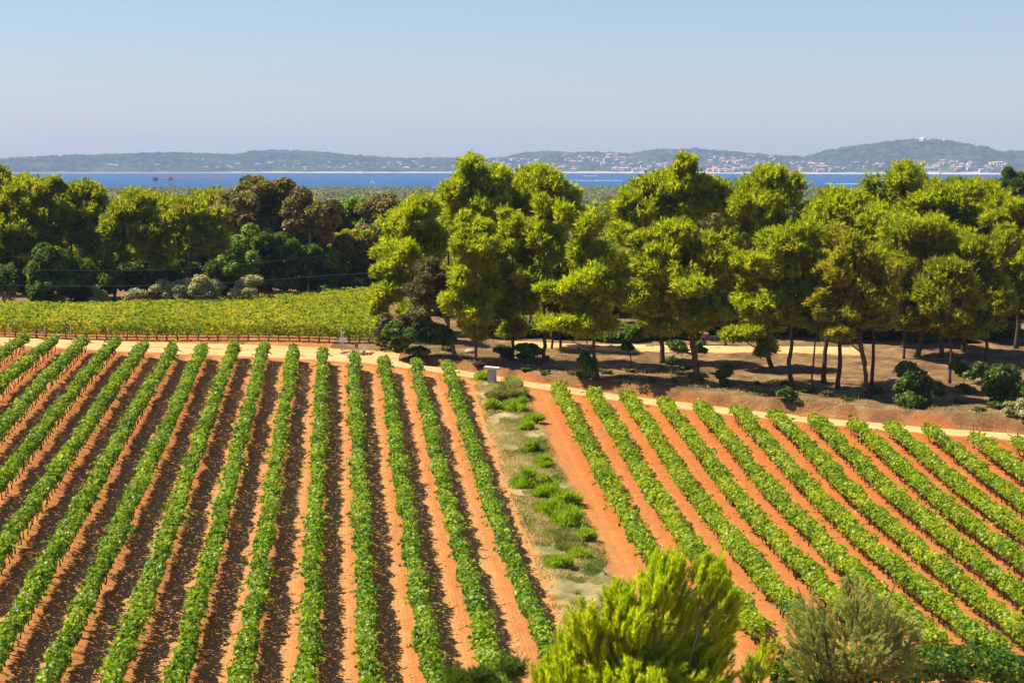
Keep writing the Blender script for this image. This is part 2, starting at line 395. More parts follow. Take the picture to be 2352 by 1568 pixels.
# ------------------------------------------------------------------ setting: ground, track, sea, hills
def row_dist(x, y):
    """distance to the nearest vine row, and its block (0 left, 1 right)"""
    tl = (x - LM * y - LA) / SP; il = np.clip(np.round(tl), -6, 14); dl = np.abs(tl - il) * SP
    tr = (x - RM * y - RA) / SP; ir = np.clip(np.round(tr), 0, 16); dr = np.abs(tr - ir) * SP
    return dl, dr
def strip_mid(y): return 0.5 * ((LA + SP * 14 + LM * y) + (RA + RM * y)) - 0.1
def build_ground():
    xs = np.concatenate([-np.geomspace(5500, 56, 26), np.arange(-54, 54, .18), np.geomspace(56, 5500, 26)])
    ys = np.concatenate([np.arange(-60, 62, 6), np.arange(62, 176, .34), np.arange(176, 262, 1.0), np.geomspace(264, 3600, 40)])
    X, Y = np.meshgrid(xs, ys)
    Z = ground_z(X, Y)
    dl, dr = row_dist(X, Y); d = np.minimum(dl, dr)
    infield = (Y < track_y(X) - 2.6) & (Y > 60)
    lw = (Y < track_y(X) - 4.0 + .8 * vnoise(X / 2, Y / 2, 3)) & infield
    # clods and ridges under the rows, ruts between, rough bank
    cl = fnoise(X / .7, Y / .9, 11, 3) - .5
    rid = np.exp(-(d / .5) ** 2)
    Z = Z + infield * (.14 * rid + .17 * cl * (0.25 + .75 * sstep(.95, .25, d)) - .04 * np.exp(-((d - 1.0) / .14) ** 2))
    big = fnoise(X / 5, Y / 7, 21, 3) - .5
    sm = strip_mid(Y)
    sw = 1.75 + 1.0 * (fnoise(X * 0 + 3, Y / 4, 31, 3) - .5)
    st = sstep(sw + .35, sw - .35, np.abs(X - sm + .5 * (vnoise(X / 1.2, Y / 1.5, 9) - .5))) * (Y < track_y(X) - 2.2) * (Y > 60)
    Z = Z + st * (.12 + .25 * (fnoise(X / 1.1, Y / 1.3, 41, 3) - .5))
    e = Y - track_y(X) - 2.2
    gv = (.74 + .26 * sstep(.5, 1.5, e)) * sstep(-.5, .5, e + 1.6 * (vnoise(X / 1.5, Y / 1.5, 15) - .5)) * (X > -16)  # litter tone runs over the bank face too, painting in its tree shade
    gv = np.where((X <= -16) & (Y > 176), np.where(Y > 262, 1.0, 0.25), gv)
    Z = Z + (Y > track_y(X) + 2) * (Y < 262) * (X > -14) * .22 * (fnoise(X / 1.2, Y / 1.6, 61, 4) - .5)
    gv = np.where((np.abs(X) > 53) & (Y > 150), 1.0, gv)
    right = sstep(-.5, 1.5, X - sm)
    red = right * np.interp(Y, [80, 105, 130, 150], [.25, .55, .95, .9]) + (1 - right) * np.interp(Y, [80, 120, 150, 165], [.12, .22, .45, .55])
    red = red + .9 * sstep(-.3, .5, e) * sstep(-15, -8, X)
    lane = sstep(.45, 1.0, d) * infield
    lane = lane * np.where(X > sm, .75, 1.0)
    outside = ~infield
    lane = np.where(outside, np.where((e > -.2) & (X > -12), 0.0, .35), lane)
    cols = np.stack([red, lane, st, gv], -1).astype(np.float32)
    ny, nx = X.shape
    idx = np.arange(nx * ny).reshape(ny, nx)
    F = np.stack([idx[:-1, :-1], idx[:-1, 1:], idx[1:, 1:], idx[1:, :-1]], -1).reshape(-1, 4)
    V = np.stack([X, Y, Z], -1).reshape(-1, 3)
    o = mesh_np('ground', V, F, MAT['earth'], smooth=True)
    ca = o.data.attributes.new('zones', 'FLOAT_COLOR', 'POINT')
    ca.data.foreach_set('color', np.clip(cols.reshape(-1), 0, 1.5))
    fu = o.data.attributes.new('furrow', 'FLOAT', 'POINT'); fu.data.foreach_set('value', np.where(infield, d, 0).astype(np.float32).ravel())
    put(o, kind='structure')
build_ground()

def ribbon(name, xs, yc, w0, w1, nacross, mat, seed, lift_=.035):
    """a worn strip that follows the ground; w0, w1: distance of near and far edge from the middle line"""
    t = np.linspace(0, 1, nacross)
    e0 = -w0 + .9 * (fnoise(xs / 1.6, xs * 0, seed, 4) - .5); e1 = w1 + .9 * (fnoise(xs / 1.6, xs * 0 + 9, seed, 4) - .5)
    off = e0[:, None] * (1 - t)[None] + e1[:, None] * t[None]
    X = np.broadcast_to(xs[:, None], off.shape); Y = yc[:, None] + off
    Z = ground_z(X, Y) + lift_ + .05 * (fnoise(X / 1.5, Y / 1.5, seed + 3, 3) - .5)
    Z[:, 0] -= .10; Z[:, -1] -= .10
    tt = np.abs(off) / np.maximum(w0, w1)
    edge = sstep(.55, 1.0, np.broadcast_to(np.abs(2 * t - 1)[None], off.shape) + .5 * (fnoise(X / .9, Y / .6, seed + 5, 3) - .5))
    mid = .75 * np.exp(-((t - .5) / .13) ** 2)[None] * sstep(.25, .6, fnoise(X / 2.2, Y / .8, seed + 8, 3))
    tint = np.clip(edge + mid, 0, 1)
    ny, nx = X.shape; idx = np.arange(nx * ny).reshape(ny, nx)
    F = np.stack([idx[:-1, :-1], idx[1:, :-1], idx[1:, 1:], idx[:-1, 1:]], -1).reshape(-1, 4)
    tf = (tint[:-1, :-1] + tint[1:, 1:]) / 2
    o = mesh_np(name, np.stack([X, Y, Z], -1).reshape(-1, 3), F, mat, tint=tf.ravel(), smooth=True)
    return put(o, kind='structure')
xs_t = np.arange(-60, 60, .35)
ribbon('dirt_track', xs_t, track_y(xs_t), 1.7, 1.6, 15, MAT['track'], 71)
# turning place on the left, and the sandy path through the grove
xs_p = np.arange(-62, -9.5, .4)
ribbon('turning_place', xs_p, track_y(xs_p) + 3.0 + 0 * xs_p, 1.6, 1.5, 9, MAT['track'], 91, .05)
xs_g = np.arange(0.0, 31, .35)
ribbon('grove_path', xs_g, np.interp(xs_g, [0, 10, 20, 31], [179.5, 178.5, 178.0, 177.5]), 3.0, 2.2, 9, MAT['track'], 101, .045)

def build_sea():
    xs = np.linspace(-5500, 5500, 12); ys = np.array([2600, 3400, 4500, 6000, 8000, 10000, 11500])
    X, Y = np.meshgrid(xs, ys); idx = np.arange(X.size).reshape(X.shape)
    F = np.stack([idx[:-1, :-1], idx[:-1, 1:], idx[1:, 1:], idx[1:, :-1]], -1).reshape(-1, 4)
    put(mesh_np('sea', np.stack([X, Y, 0 * X], -1).reshape(-1, 3), F, MAT['sea']), kind='structure')
build_sea()

RIDGE = np.array([(-60, 378), (0, 372), (60, 366), (150, 362), (230, 360), (300, 357), (400, 355), (480, 358), (530, 360), (570, 354), (620, 350), (700, 351), (760, 357),
    (830, 362), (900, 368), (960, 369), (1020, 366), (1060, 367), (1100, 371), (1160, 366), (1210, 356), (1260, 352), (1330, 356), (1380, 354), (1440, 358), (1500, 349),
    (1540, 347), (1600, 347), (1650, 352), (1720, 357), (1780, 362), (1840, 366), (1870, 362), (1900, 350), (1960, 340), (2010, 333), (2080, 326), (2150, 326), (2200, 332),
    (2250, 342), (2300, 353), (2352, 350), (2420, 352)], float)
def shore_y(x): return np.interp(x, [-2600, -1200, 0, 1500, 2500], [8000, 8250, 8450, 7700, 6900]) + 90 * (fnoise(x / 400, x * 0, 201, 3) - .5)
def hill_z(x, y):
    ys = shore_y(x)
    yr = ys + 900
    u = UC + FPX * x / yr
    top = CAMZ + (VH - np.interp(u, RIDGE[:, 0], RIDGE[:, 1])) * yr / FPX
    t = (y - ys) / 900.0
    prof = np.where(t < 1, .12 * sstep(0, .12, t) + .88 * np.clip((t - .10) / .9, 0, 1) ** 1.25, 1 - .5 * np.clip(t - 1, 0, 2) ** 1.3)
    z = top * prof + 3 * sstep(0.0, .03, t)
    z = z + sstep(.1, .4, t) * 40 * (fnoise(x / 330, y / 330, 211, 3) - .5) * (1 - sstep(.7, 1.0, t))
    return np.where(t < 0, -4 + 4 * np.clip(1 + t * 8, 0, 1), z), t
def build_hills():
    xs = np.arange(-2900, 2900, 9.0); ts = np.concatenate([np.linspace(-.12, .06, 10), np.linspace(.07, 1.15, 100), np.linspace(1.2, 2.6, 8)])
    X = np.broadcast_to(xs[None], (len(ts), len(xs))); Y = shore_y(X) + ts[:, None] * 900
    Z, T = hill_z(X, Y)
    tree = np.maximum(0, fnoise(X / 17, Y / 17, 221, 2) - .35) * 24 + 5 * (fnoise(X / 60, Y / 60, 231, 2) - .5)
    Z = Z + sstep(.05, .09, T) * tree
    sand = sstep(-.01, .0, T) * sstep(.05, .03, T + .03 * (fnoise(X / 60, Y / 60, 241, 2) - .5)) * (.5 + .5 * sstep(-1400, -700, X))
    idx = np.arange(X.size).reshape(X.shape)
    F = np.stack([idx[:-1, :-1], idx[:-1, 1:], idx[1:, 1:], idx[1:, :-1]], -1).reshape(-1, 4)
    tf = (sand[:-1, :-1] + sand[1:, 1:]) / 2
    put(mesh_np('hills', np.stack([X, Y, Z], -1).reshape(-1, 3), F, MAT['hill'], tint=tf.ravel(), smooth=True), kind='structure')
build_hills()
# ------------------------------------------------------------------ foliage
def unit(a): return a / (np.linalg.norm(a, axis=-1, keepdims=True) + 1e-9)
def leaf_quads(P, nrm, size, g):
    n = len(P)
    nrm = unit(nrm); t = unit(np.cross(nrm, g.normal(size=(n, 3)))); b = np.cross(nrm, t)
    s = size[:, None]; fold = nrm * s * .16
    V = np.stack([P - t * s * .5, P + b * s * .46 - t * s * .06 + fold, P + t * s * .52, P - b * s * .46 - t * s * .06 + fold], 1).reshape(-1, 3)
    return V, np.arange(n * 4).reshape(n, 4)
def blades(P, d, L, w, g):
    n = len(P)
    d = unit(d); sd = unit(np.cross(d, g.normal(size=(n, 3)))) * (w / 2)[:, None]
    V = np.stack([P - sd * .6, P + sd * .6 + d * (L * .1)[:, None], P + sd + d * (L * .55)[:, None], P + d * L[:, None]], 1).reshape(-1, 3)
    return V, np.arange(n * 4).reshape(n, 4)
def sphere_dirs(n, g): return unit(g.normal(size=(n, 3)))

def puff_foliage(C, R, style, dens, g, leaf=.3, flat=.8, lean=(0, 0, 0), thin=1.0):
    """C (m,3) clump centres, R (m,) radii -> V, F, tint: shoots or leaves spread through the shells of the clumps"""
    cnt = np.maximum(4, (dens * 4 * np.pi * R ** 2).astype(int))
    k = np.repeat(np.arange(len(C)), cnt); n = len(k)
    D = sphere_dirs(n, g); D[:, 2] = np.where(D[:, 2] < -.35, -D[:, 2] * .6, D[:, 2]); D = unit(D)
    rad = R[k] * (1 - .55 * g.random(n) ** 1.6)
    P = C[k] + D * rad[:, None] * np.array([1, 1, flat])
    ptint = g.normal(0, .10, len(C))[k]
    if style == 'leaf':
        nr = D + .8 * g.normal(size=(n, 3)) + np.array([0, 0, .35])
        V, F = leaf_quads(P, nr, leaf * g.uniform(.7, 1.3, n), g)
        return V, F, np.clip(g.normal(.47, .17, n) + ptint, 0, 1)
    # plumes: tapering brushes that start inside the clump and point up and outward
    kp = {'needle': 6, 'feather': 1}.get(style, 5)
    nP = len(C) * kp; kk = np.repeat(np.arange(len(C)), kp)
    O = sphere_dirs(nP, g); O[:, 2] = np.abs(O[:, 2]) * 1.2 - .35
    out_ = unit(C - C.mean(0))[kk]
    ax = unit(O * .75 + out_ * .35 + np.array([0, 0, .75]) + np.array(lean))
    ln = R[kk] * g.uniform(.9, 1.9, nP) * (1.0 if style == 'needle' else 1.8)
    if style == 'feather':
        ax = unit(out_ * .50 + .22 * g.normal(size=(nP, 3)) + np.array([0, 0, .9]) + np.array(lean)); ln = R * g.uniform(3.0, 6.5, nP)
    st = C[kk] + O * (R[kk] * g.uniform(.1, .65, nP))[:, None] * np.array([1, 1, flat]) - ax * (ln * .3)[:, None]
    q = np.repeat(np.arange(nP), np.maximum(4, (n / nP * np.ones(nP) * (1 if style == 'needle' else 1.2)).astype(int)) if style != 'feather' else np.full(nP, int(dens)))
    n = len(q); s_ = g.random(n) ** .8
    m = 3 if style == 'needle' else 2
    rd = g.normal(size=(n, 3)); rd = unit(rd - (rd * ax[q]).sum(1)[:, None] * ax[q])
    P = st[q] + ax[q] * (s_ * ln[q])[:, None] + rd * (R[kk][q] * (.30 if style == 'needle' else .17) * (1.05 - .8 * s_) * g.random(n) ** .6)[:, None]
    P = np.repeat(P, m, 0); q2 = np.repeat(q, m); rd2 = np.repeat(rd, m, 0)
    d = ax[q2] * (1.0 if style == 'needle' else 1.3) + rd2 * .55 + (.42 if style == 'needle' else .25) * g.normal(size=P.shape)
    L = leaf * g.uniform(.65, 1.35, len(P)); w = L * (.27 if style == 'needle' else .11 * thin)
    V, F = blades(P, d, L, w, g)
    t = np.repeat(g.normal(.45, .15, n) + g.normal(0, .08, len(C))[kk][q] + g.normal(0, .07, nP)[q] + .14 * (s_ - .5), m)
    return V, F, np.clip(t, 0, 1)

def tree(name, cat, label, base, lobes, mat, style='needle', group=None, pr=.8, dens=13, leaf=.42, flat=1.0, bark='bark',
         stem=None, r0=.17, depth=None, limbs=True, seed=1, fill=1.0, lean=(0, 0, 0), dy=.5, grow=1.25, split=4, thin=1.0, multi=None, second=None):
    """base (u, v) on the ground or u with depth=; lobes (u, v, ru, rv) as they show in the print, made round at the tree's own distance"""
    g = np.random.default_rng(seed)
    if depth is None:
        b = at(*base)
    else:
        x = ray(base[0], VH)[0] * depth; b = np.array([x, depth, float(ground_z(x, depth))])
    y0 = b[1]; s = y0 / FPX
    o = root(name, b, label, cat, group)
    Cs, Rs, LC = [], [], []
    for (u, v, ru, rv) in lobes:
        rx, rz = ru * s * grow, rv * s * grow; ry = min(max(rx, rz * .7), 1.4 * rx + .2)
        c0 = lift(u, v, y0) - b; c0[1] += g.uniform(-dy, dy) * ry
        LC.append((c0, rx, rz))
        subs = [(c0, 1.0)] if split < 2 else [(c0 + g.normal(0, .36, 3) * np.array([rx, ry, rz]), g.uniform(.42, .72)) for _ in range(split)] + [(c0, .6)]
        if style == 'feather':
            m = int(fill * 4.2 * rx * ry * rz / .012); D = sphere_dirs(m, g)
            Cs.append(c0 + D * np.array([rx, ry, rz]) * (g.random((m, 1)) ** .36)); Rs.append(pr * g.uniform(.7, 1.3, m)); continue
        for c, k in subs:
            q3 = np.array([rx, ry, rz]) * k * g.uniform(.85, 1.15, 3)
            area = 4 * np.pi * ((q3[0] * q3[1]) ** 1.6 / 3 + (q3[0] * q3[2]) ** 1.6 / 3 + (q3[1] * q3[2]) ** 1.6 / 3) ** (1 / 1.6)
            p = min(pr * .75, .6 * min(q3[0], q3[2]))
            m = max(3, int(fill * area / (2.4 * p * p)))
            D = sphere_dirs(m, g); D[:, 2] = np.where(D[:, 2] < -.8, -D[:, 2], D[:, 2])
            q = np.maximum(1 - p / q3, .15)
            C = c + D * q3 * q * (1 - .6 * g.random((m, 1)) ** 2)
            Cs.append(C); Rs.append(p * g.uniform(.5, 1.35, m))
    C = np.concatenate(Cs); R = np.concatenate(Rs)
    C[:, 2] = np.maximum(C[:, 2], R * .5)
    # wood
    mb = MB()
    top = max((c for c, _, _ in LC), key=lambda c: c[2])
    if stem: pts = [np.zeros(3)] + [lift(u, v, y0) - b for u, v in stem]
    else:
        mid = np.mean([c for c, _, _ in LC], 0)
        pts = [np.zeros(3), mid * [.35, .35, .45] + g.normal(0, .1, 3) * [1, 1, 0], mid * [.9, .9, .85], top * [.9, .9, .98]]
    pts[0] = pts[0] - np.array([0, 0, .25])
    pts = np.array(pts)
    t = np.linspace(0, len(pts) - 1, 4 * len(pts)); P = np.stack([np.interp(t, range(len(pts)), pts[:, j]) for j in range(3)], 1)
    H = max(P[-1, 2], .5)
    P[1:-1, :2] += g.normal(0, .018 * H ** .5, (len(P) - 2, 2))
    rr = r0 * (1 - .78 * np.linspace(0, 1, len(P))); rr[0] *= 1.35
    mb.tube(P, rr, 8)
    if multi:
        for us in multi:
            q = [np.array([0, 0, -.2])] + [lift(u, v, y0) - b for u, v in us]
            mb.tube(q, np.linspace(r0 * .8, r0 * .3, len(q)), 7)
    if limbs:
        for (c, rx, rz) in LC:
            cand = P[(P[:, 2] < c[2] - .1 * H)]
            if len(cand) == 0: cand = P[:2]
            st = cand[np.argmin(np.linalg.norm(cand - (c - np.array([0, 0, .35 * np.hypot(c[0], c[1]) + .2])), axis=1))]
            midp = st * .5 + c * .5 + np.array([0, 0, -.12 * np.linalg.norm(c - st)]) + g.normal(0, .12, 3)
            rl = max(.02, r0 * .34)
            mb.tube([st, midp, c], [rl, rl * .75, rl * .45], 6, cap=False)
            near = C[np.linalg.norm(C - c, axis=1) < 1.3 * max(rx, rz)]
            for e in near[g.permutation(len(near))[:7]]:
                m2 = (c + e) / 2 + g.normal(0, .1, 3)
                mb.tube([midp * .3 + c * .7, m2, e], [rl * .45, rl * .3, rl * .15], 4, cap=False)
    mb.build('trunk', MAT[bark], o, smooth=True)
    V, F, T = puff_foliage(C, R, style, dens, g, leaf, flat, lean, thin)
    mesh_np('crown', V, F, MAT[mat], o, tint=T)
    if second:
        sel = C[g.permutation(len(C))[:max(2, len(C) // 4)]]
        V, F, T = puff_foliage(sel, np.full(len(sel), .5 * R.mean()), 'leaf', dens, g, leaf * .6, flat)
        mesh_np('dead_twigs', V, F, MAT[second], o, tint=T)
    return o

ORD = ['first', 'second', 'third', 'fourth', 'fifth', 'sixth', 'seventh', 'eighth', 'ninth', 'tenth', 'eleventh', 'twelfth', 'thirteenth', 'fourteenth',
       'fifteenth', 'sixteenth', 'seventeenth', 'eighteenth', 'nineteenth', 'twentieth', 'twenty-first', 'twenty-second', 'twenty-third', 'twenty-fourth',
       'twenty-fifth', 'twenty-sixth', 'twenty-seventh', 'twenty-eighth', 'twenty-ninth', 'thirtieth']

trunk_me = []
for k in range(4):
    g = np.random.default_rng(50 + k); mb = MB()
    pts = np.array([[0, 0, -.08], [0, 0, .2], [0, 0, .45], [0, 0, .8]]) + np.concatenate([np.zeros((1, 3)), g.normal(0, .045, (3, 3)) * [1, 1, .2]])
    mb.tube(pts, [.05, .036, .034, .024], 6)
    mb.tube([pts[2], pts[2] + [g.normal(0, .05), .16, .22], pts[2] + [0, .3, .36]], [.022, .017, .01], 5)
    ob = mb.build('trunk', MAT['vine_wood'], None, smooth=True); trunk_me.append(ob)

def vine_row(label, group, line, t0, t1, mat, dens, seed, trunks=True, hw=.37, zc=1.06, hh=.39, leaf=.17, end_post=False, tint0=.45, name='vine_row', step=1.0, shoots=3.0, low=.75):
    """line(t) -> x, y along the row for t in metres"""
    g = np.random.default_rng(seed); L = t1 - t0
    xm, ym = line((t0 + t1) / 2); org = np.array([xm, ym, float(ground_z(xm, ym))])
    o = root(name, org, label, 'vine row', group)
    n = int(L * dens)
    t = g.uniform(t0, t1, n)
    vig = .64 + .74 * fnoise(t / .95, t * 0 + seed, 301, 2) + .35 * (fnoise(t / 5., t * 0 + seed, 311, 2) - .5)
    gap = sstep(.10, .30, vnoise(t / 1.4, t * 0 + seed * 3.1, 321))
    endt = sstep(0, .8, np.minimum(t - t0, t1 - t))
    vig = vig * (.72 + .28 * gap) * (.7 + .3 * endt)
    ph = g.uniform(0, 2 * np.pi, n); rho = 1 - .5 * g.random(n) ** 1.5
    ca, sa = np.cos(ph), np.sin(ph)
    ca = np.sign(ca) * np.abs(ca) ** .8; sa = np.sign(sa) * np.abs(sa) ** .8
    lump = 1 + .7 * (vnoise(t / .5, ph * 1.3 + seed, 331) - .5)
    px = ca * hw * vig * rho * lump; pz = zc + .30 * (vig - 1) + np.where(sa < 0, low, 1.0) * sa * hh * (.6 + .4 * vig) * rho * (.65 + .35 * lump)
    nr = np.stack([ca, 0 * ca, sa + .35], 1) + 1.0 * g.normal(size=(n, 3))
    # loose shoots
    ns = int(L * shoots); k = 7
    ts = g.uniform(t0 + .2, t1 - .1, ns); pa = g.uniform(-.35, np.pi + .35, ns); ln = g.uniform(.12, .5, ns) * (1 + .5 * (g.random(ns) < .08))
    f = np.linspace(.1, 1, k)
    sx = (np.cos(pa)[:, None] * (hw * .85 + ln[:, None] * f)); sz = zc + np.sin(pa)[:, None] * (hh * .85 + ln[:, None] * f * .75) - .22 * (f ** 2) * ln[:, None]
    st = ts[:, None] + .25 * g.normal(size=(ns, 1)) * f
    t = np.concatenate([t, st.ravel()]); px = np.concatenate([px, sx.ravel()]); pz = np.concatenate([pz, sz.ravel()])
    nr = np.concatenate([nr, g.normal(size=(ns * k, 3)) + [0, 0, .6]])
    x, y = line(t); xe, ye = line(np.array([t0, t1])); dx, dy_ = (xe[1] - xe[0]) / L, (ye[1] - ye[0]) / L
    wob = .30 * (fnoise(t / 1.9, t * 0 + seed, 341, 2) - .5)
    X = x + (px + wob) * dy_; Y = y - (px + wob) * dx
    Z = ground_z(x, y) + .12 + pz
    sz_ = leaf * g.uniform(.7, 1.35, len(t))
    nr2 = np.stack([nr[:, 0] * dy_, -nr[:, 0] * dx + nr[:, 1], nr[:, 2]], 1)
    V, F = leaf_quads(np.stack([X, Y, Z], 1) - org, nr2, sz_, g)
    T = g.normal(tint0, .23, len(t)) + .22 * (vnoise(t / 1.1, t * 0 + seed, 351) - .5) + .10 * (pz - zc)
    mesh_np('foliage', V, F, MAT[mat], o, tint=np.clip(T, 0, 1))
    if trunks:
        for tt in np.arange(t0 + .25, t1, step):
            xx, yy = line(tt); c = trunk_me[int(g.integers(4))].copy(); COL.objects.link(c)
            c.parent = o
            c.location = (xx + g.normal(0, .03) - org[0], yy - org[1], float(ground_z(xx, yy)) + .1 - org[2])
            c.rotation_euler = (g.normal(0, .1), g.normal(0, .1), g.uniform(0, 6.3)); sc = g.uniform(.8, 1.15) * (1.5 if mat == 'vine_back' else 1.0); c.scale = (sc, sc, g.uniform(.85, 1.05) * (.7 if mat == 'vine_back' else 1.0))
    if end_post:
        xx, yy = line(t1 - .1); mb = MB(); mb.tube([[0, 0, -.2], [.05, .03, 1.75]], [.035, .03], 7)
        mb.build('end_post', MAT['metal_dark'], o, loc=(xx - org[0], yy - org[1], float(ground_z(xx, yy)) - org[2]))
    return o

A_END = [166.5, 166.2, 167.3, 166.9, 166.3, 165.7, 166.3, 167.5, 166.6, 166.2, 164.9, 162.8, 162.1, 161.1, 160.3]
B_END = [152.2, 151.6, 150.6, 148.8, 147.4, 146.0, 144.8, 143.4, 142.0, 140.8, 139.9, 137.6, 135.8, 133.5, 131.0]
def a_line(i): return lambda t: (LA + SP * i + LM * t, t)
def b_line(i): return lambda t: (RA + SP * i + RM * t, t)
for i in range(-4, 15):
    far = A_END[max(i, 0)] if i >= 0 else 166.0
    k = 14 - i
    # a row shows from where it enters the frame
    near = 74.0
    for yy in np.arange(74, 165, 1.0):
        if abs((LA + SP * i + LM * yy) / yy) < .268: near = max(74.0, yy - 2.5); break
    lab = f'long green vine row on tan soil, {ORD[k]} row left of the weedy strip'
    if i == 14: lab = 'long green vine row on tan soil, closest on the left of the weedy strip'
    vine_row(lab, 'vine rows left of the weedy strip', a_line(i), near, far, 'vine_left', 260, 400 + i, trunks=i <= 8)
for i in range(0, 15):
    near = 84.0 + max(0, 6 - i) * .4
    if i == 0: near = 92
    ok = False
    for yy in np.arange(80, B_END[i], 1.0):
        if (RA + SP * i + RM * yy) / yy < .266: near = max(near, yy - 3); ok = True; break
    if not ok or near > B_END[i] - 2: continue
    lab = f'lime green vine row on red soil, {ORD[i]} row right of the weedy strip'
    if i == 0: lab = 'lime green vine row on red soil, nearest the right edge of the weedy strip'
    if i in (11, 12): lab = f'lime vine row on red soil, dark end stake, {ORD[i]} right of the weedy strip'
    vine_row(lab, 'vine rows right of the weedy strip', b_line(i), near, B_END[i], 'vine_right', 260, 500 + i, end_post=i in (11, 12), tint0=.47, hw=.48, zc=.98)
# field beyond the track: rows run across the view
def back_line(j):
    def f(t):
        t = np.asarray(t, float); y = 176.6 + 2.45 * j + .012 * (t + 40)
        return t, np.where(np.ones_like(t) > 0, y, y)
    return f
for j in range(27):
    yj = 176.6 + 2.45 * j
    x1 = np.interp(yj, [176, 182, 200, 230, 250], [-11.6, -11.9, -12.5, -14.5, -16])
    xl = -.272 * yj
    if yj > 219: xl = np.interp(yj, [219, 226, 234, 243], [-50, -38, -28, -21])
    if x1 - xl < 3: continue
    if j == 0: lab = 'front vine row of the yellow-green field, bare trunks showing above the pale track'
    else: lab = f'yellow-green vine row of the far field, {ORD[j]} one behind the front row'
    vine_row(lab, 'vine rows across the far field', back_line(j), xl, x1, 'vine_back', 150 if j < 8 else 110, 600 + j, trunks=j == 0, leaf=.21, tint0=.46, hw=.6, zc=.98, hh=.62, low=1.0, step=.9, shoots=3)
# headland row in front of the right block
_h0, _h1 = at(1780, 1606), at(2340, 1596)
def head_line(t): return t, _h0[1] + (_h1[1] - _h0[1]) * (np.asarray(t, float) - _h0[0]) / (_h1[0] - _h0[0])
vine_row('dark leafy vine row crossing the lower right corner before the other rows', 'vine rows at the near edge', head_line, _h0[0], _h1[0] + .6, 'vine_dark', 700, 690, trunks=False, hw=1.1, zc=.85, hh=.65, leaf=.18, tint0=.45, shoots=7)
for ob in trunk_me: bpy.data.objects.remove(ob)

# ------------------------------------------------------------------ trees of the grove (right)
PG = 'pines of the grove'
T = tree
# tall pines at the back
T('pine_tree', 'pine', 'tall dark pine behind the bright young pine at the grove\'s left end', (945, 0), [(950, 520, 52, 50), (905, 565, 40, 40), (985, 495, 40, 38), (930, 600, 55, 45), (1000, 560, 40, 45)], 'pine', group=PG, depth=186, seed=11, r0=.2, pr=.95)
T('pine_tree', 'pine', 'tall round-topped pine whose crown rises over the sea above the leaning withered oak', (1085, 0), [(1080, 425, 60, 42), (1040, 465, 55, 50), (1120, 430, 55, 42), (1100, 490, 70, 60), (1060, 530, 55, 50)], 'pine', group=PG, depth=194, seed=12, r0=.24, pr=1.0)
T('pine_tree', 'pine', 'tall broad pine in the middle of the left crown group, topmost at the skyline', (1220, 0), [(1215, 420, 60, 42), (1170, 450, 50, 50), (1265, 435, 50, 40), (1225, 490, 70, 55), (1290, 450, 46, 42), (1290, 500, 40, 45)], 'pine', group=PG, depth=197, seed=13, r0=.25, pr=1.0)
T('pine_tree', 'pine', 'tall pine right of the gap where far woods show, crown crossing the waterline', (1520, 0), [(1495, 440, 58, 45), (1570, 430, 55, 52), (1440, 490, 55, 45), (1540, 490, 85, 55), (1600, 490, 45, 50), (1420, 540, 45, 40)], 'pine', group=PG, depth=188, seed=14, r0=.25, pr=1.0)
T('pine_tree', 'pine', 'wide flat-topped pine directly beneath the far wake on the sea', (1740, 0), [(1740, 455, 72, 45), (1800, 450, 55, 42), (1690, 500, 55, 45), (1760, 520, 80, 50), (1670, 460, 30, 30)], 'pine', group=PG, depth=187, seed=15, r0=.24, pr=1.0)
T('pine_tree', 'pine', 'pine with a loose crown below the right-hand sailboat', (1930, 0), [(1900, 490, 60, 45), (1960, 480, 50, 45), (1870, 530, 50, 40), (1930, 540, 70, 50)], 'pine', group=PG, depth=184, seed=16, r0=.22, pr=.95)
T('pine_tree', 'pine', 'domed pine that rises highest at the right, in front of the far beach', (2075, 0), [(2075, 435, 60, 48), (2030, 460, 40, 38), (2110, 455, 45, 45), (2070, 500, 70, 50)], 'pine', group=PG, depth=190, seed=17, r0=.24, pr=1.0)
T('pine_tree', 'pine', 'spreading pine right of the domed pine, lime crown against the far woods', (2215, 0), [(2170, 470, 55, 45), (2230, 480, 60, 45), (2200, 530, 75, 50), (2140, 520, 45, 45)], 'pine', group=PG, depth=186, seed=18, r0=.24, pr=1.0)
T('pine_tree', 'pine', 'pine cut by the right frame edge at the end of the grove', (2335, 800), [(2320, 500, 55, 45), (2345, 560, 60, 60), (2310, 620, 60, 60), (2350, 690, 50, 60)], 'pine', group=PG, seed=19, r0=.22, pr=1.0)
# pines at the front edge
T('pine_tree', 'young pine', 'bright yellow-green young pine at the left end of the grove beside the far vines', (882, 782), [(905, 610, 45, 38), (888, 668, 36, 40), (930, 650, 36, 45), (866, 715, 22, 34), (878, 745, 16, 20)], 'pine_bright', group=PG, seed=21, r0=.12, pr=.6, dens=15, leaf=.40)
T('leaning_oak', 'oak', 'leaning half-withered oak with a pale split trunk at the grove\'s left end', (1045, 818), [(1000, 640, 46, 46), (970, 690, 46, 34), (1020, 690, 30, 36), (945, 735, 40, 16)], 'dry', 'leaf', seed=22, r0=.24, pr=.55, dens=20, leaf=.16, bark='bark_grey', stem=[(1037, 775), (1022, 730), (1008, 690), (1002, 640)], fill=.9)
T('pine_tree', 'young pine', 'slim pine with a cone of pale shoots, just right of the leaning oak', (1095, 832), [(1095, 530, 30, 40), (1090, 590, 42, 45), (1075, 660, 45, 45), (1120, 640, 40, 45), (1060, 715, 34, 34), (1100, 720, 40, 40), (1085, 765, 36, 26)], 'pine_bright', group=PG, seed=23, r0=.13, pr=.62, dens=14, leaf=.4)
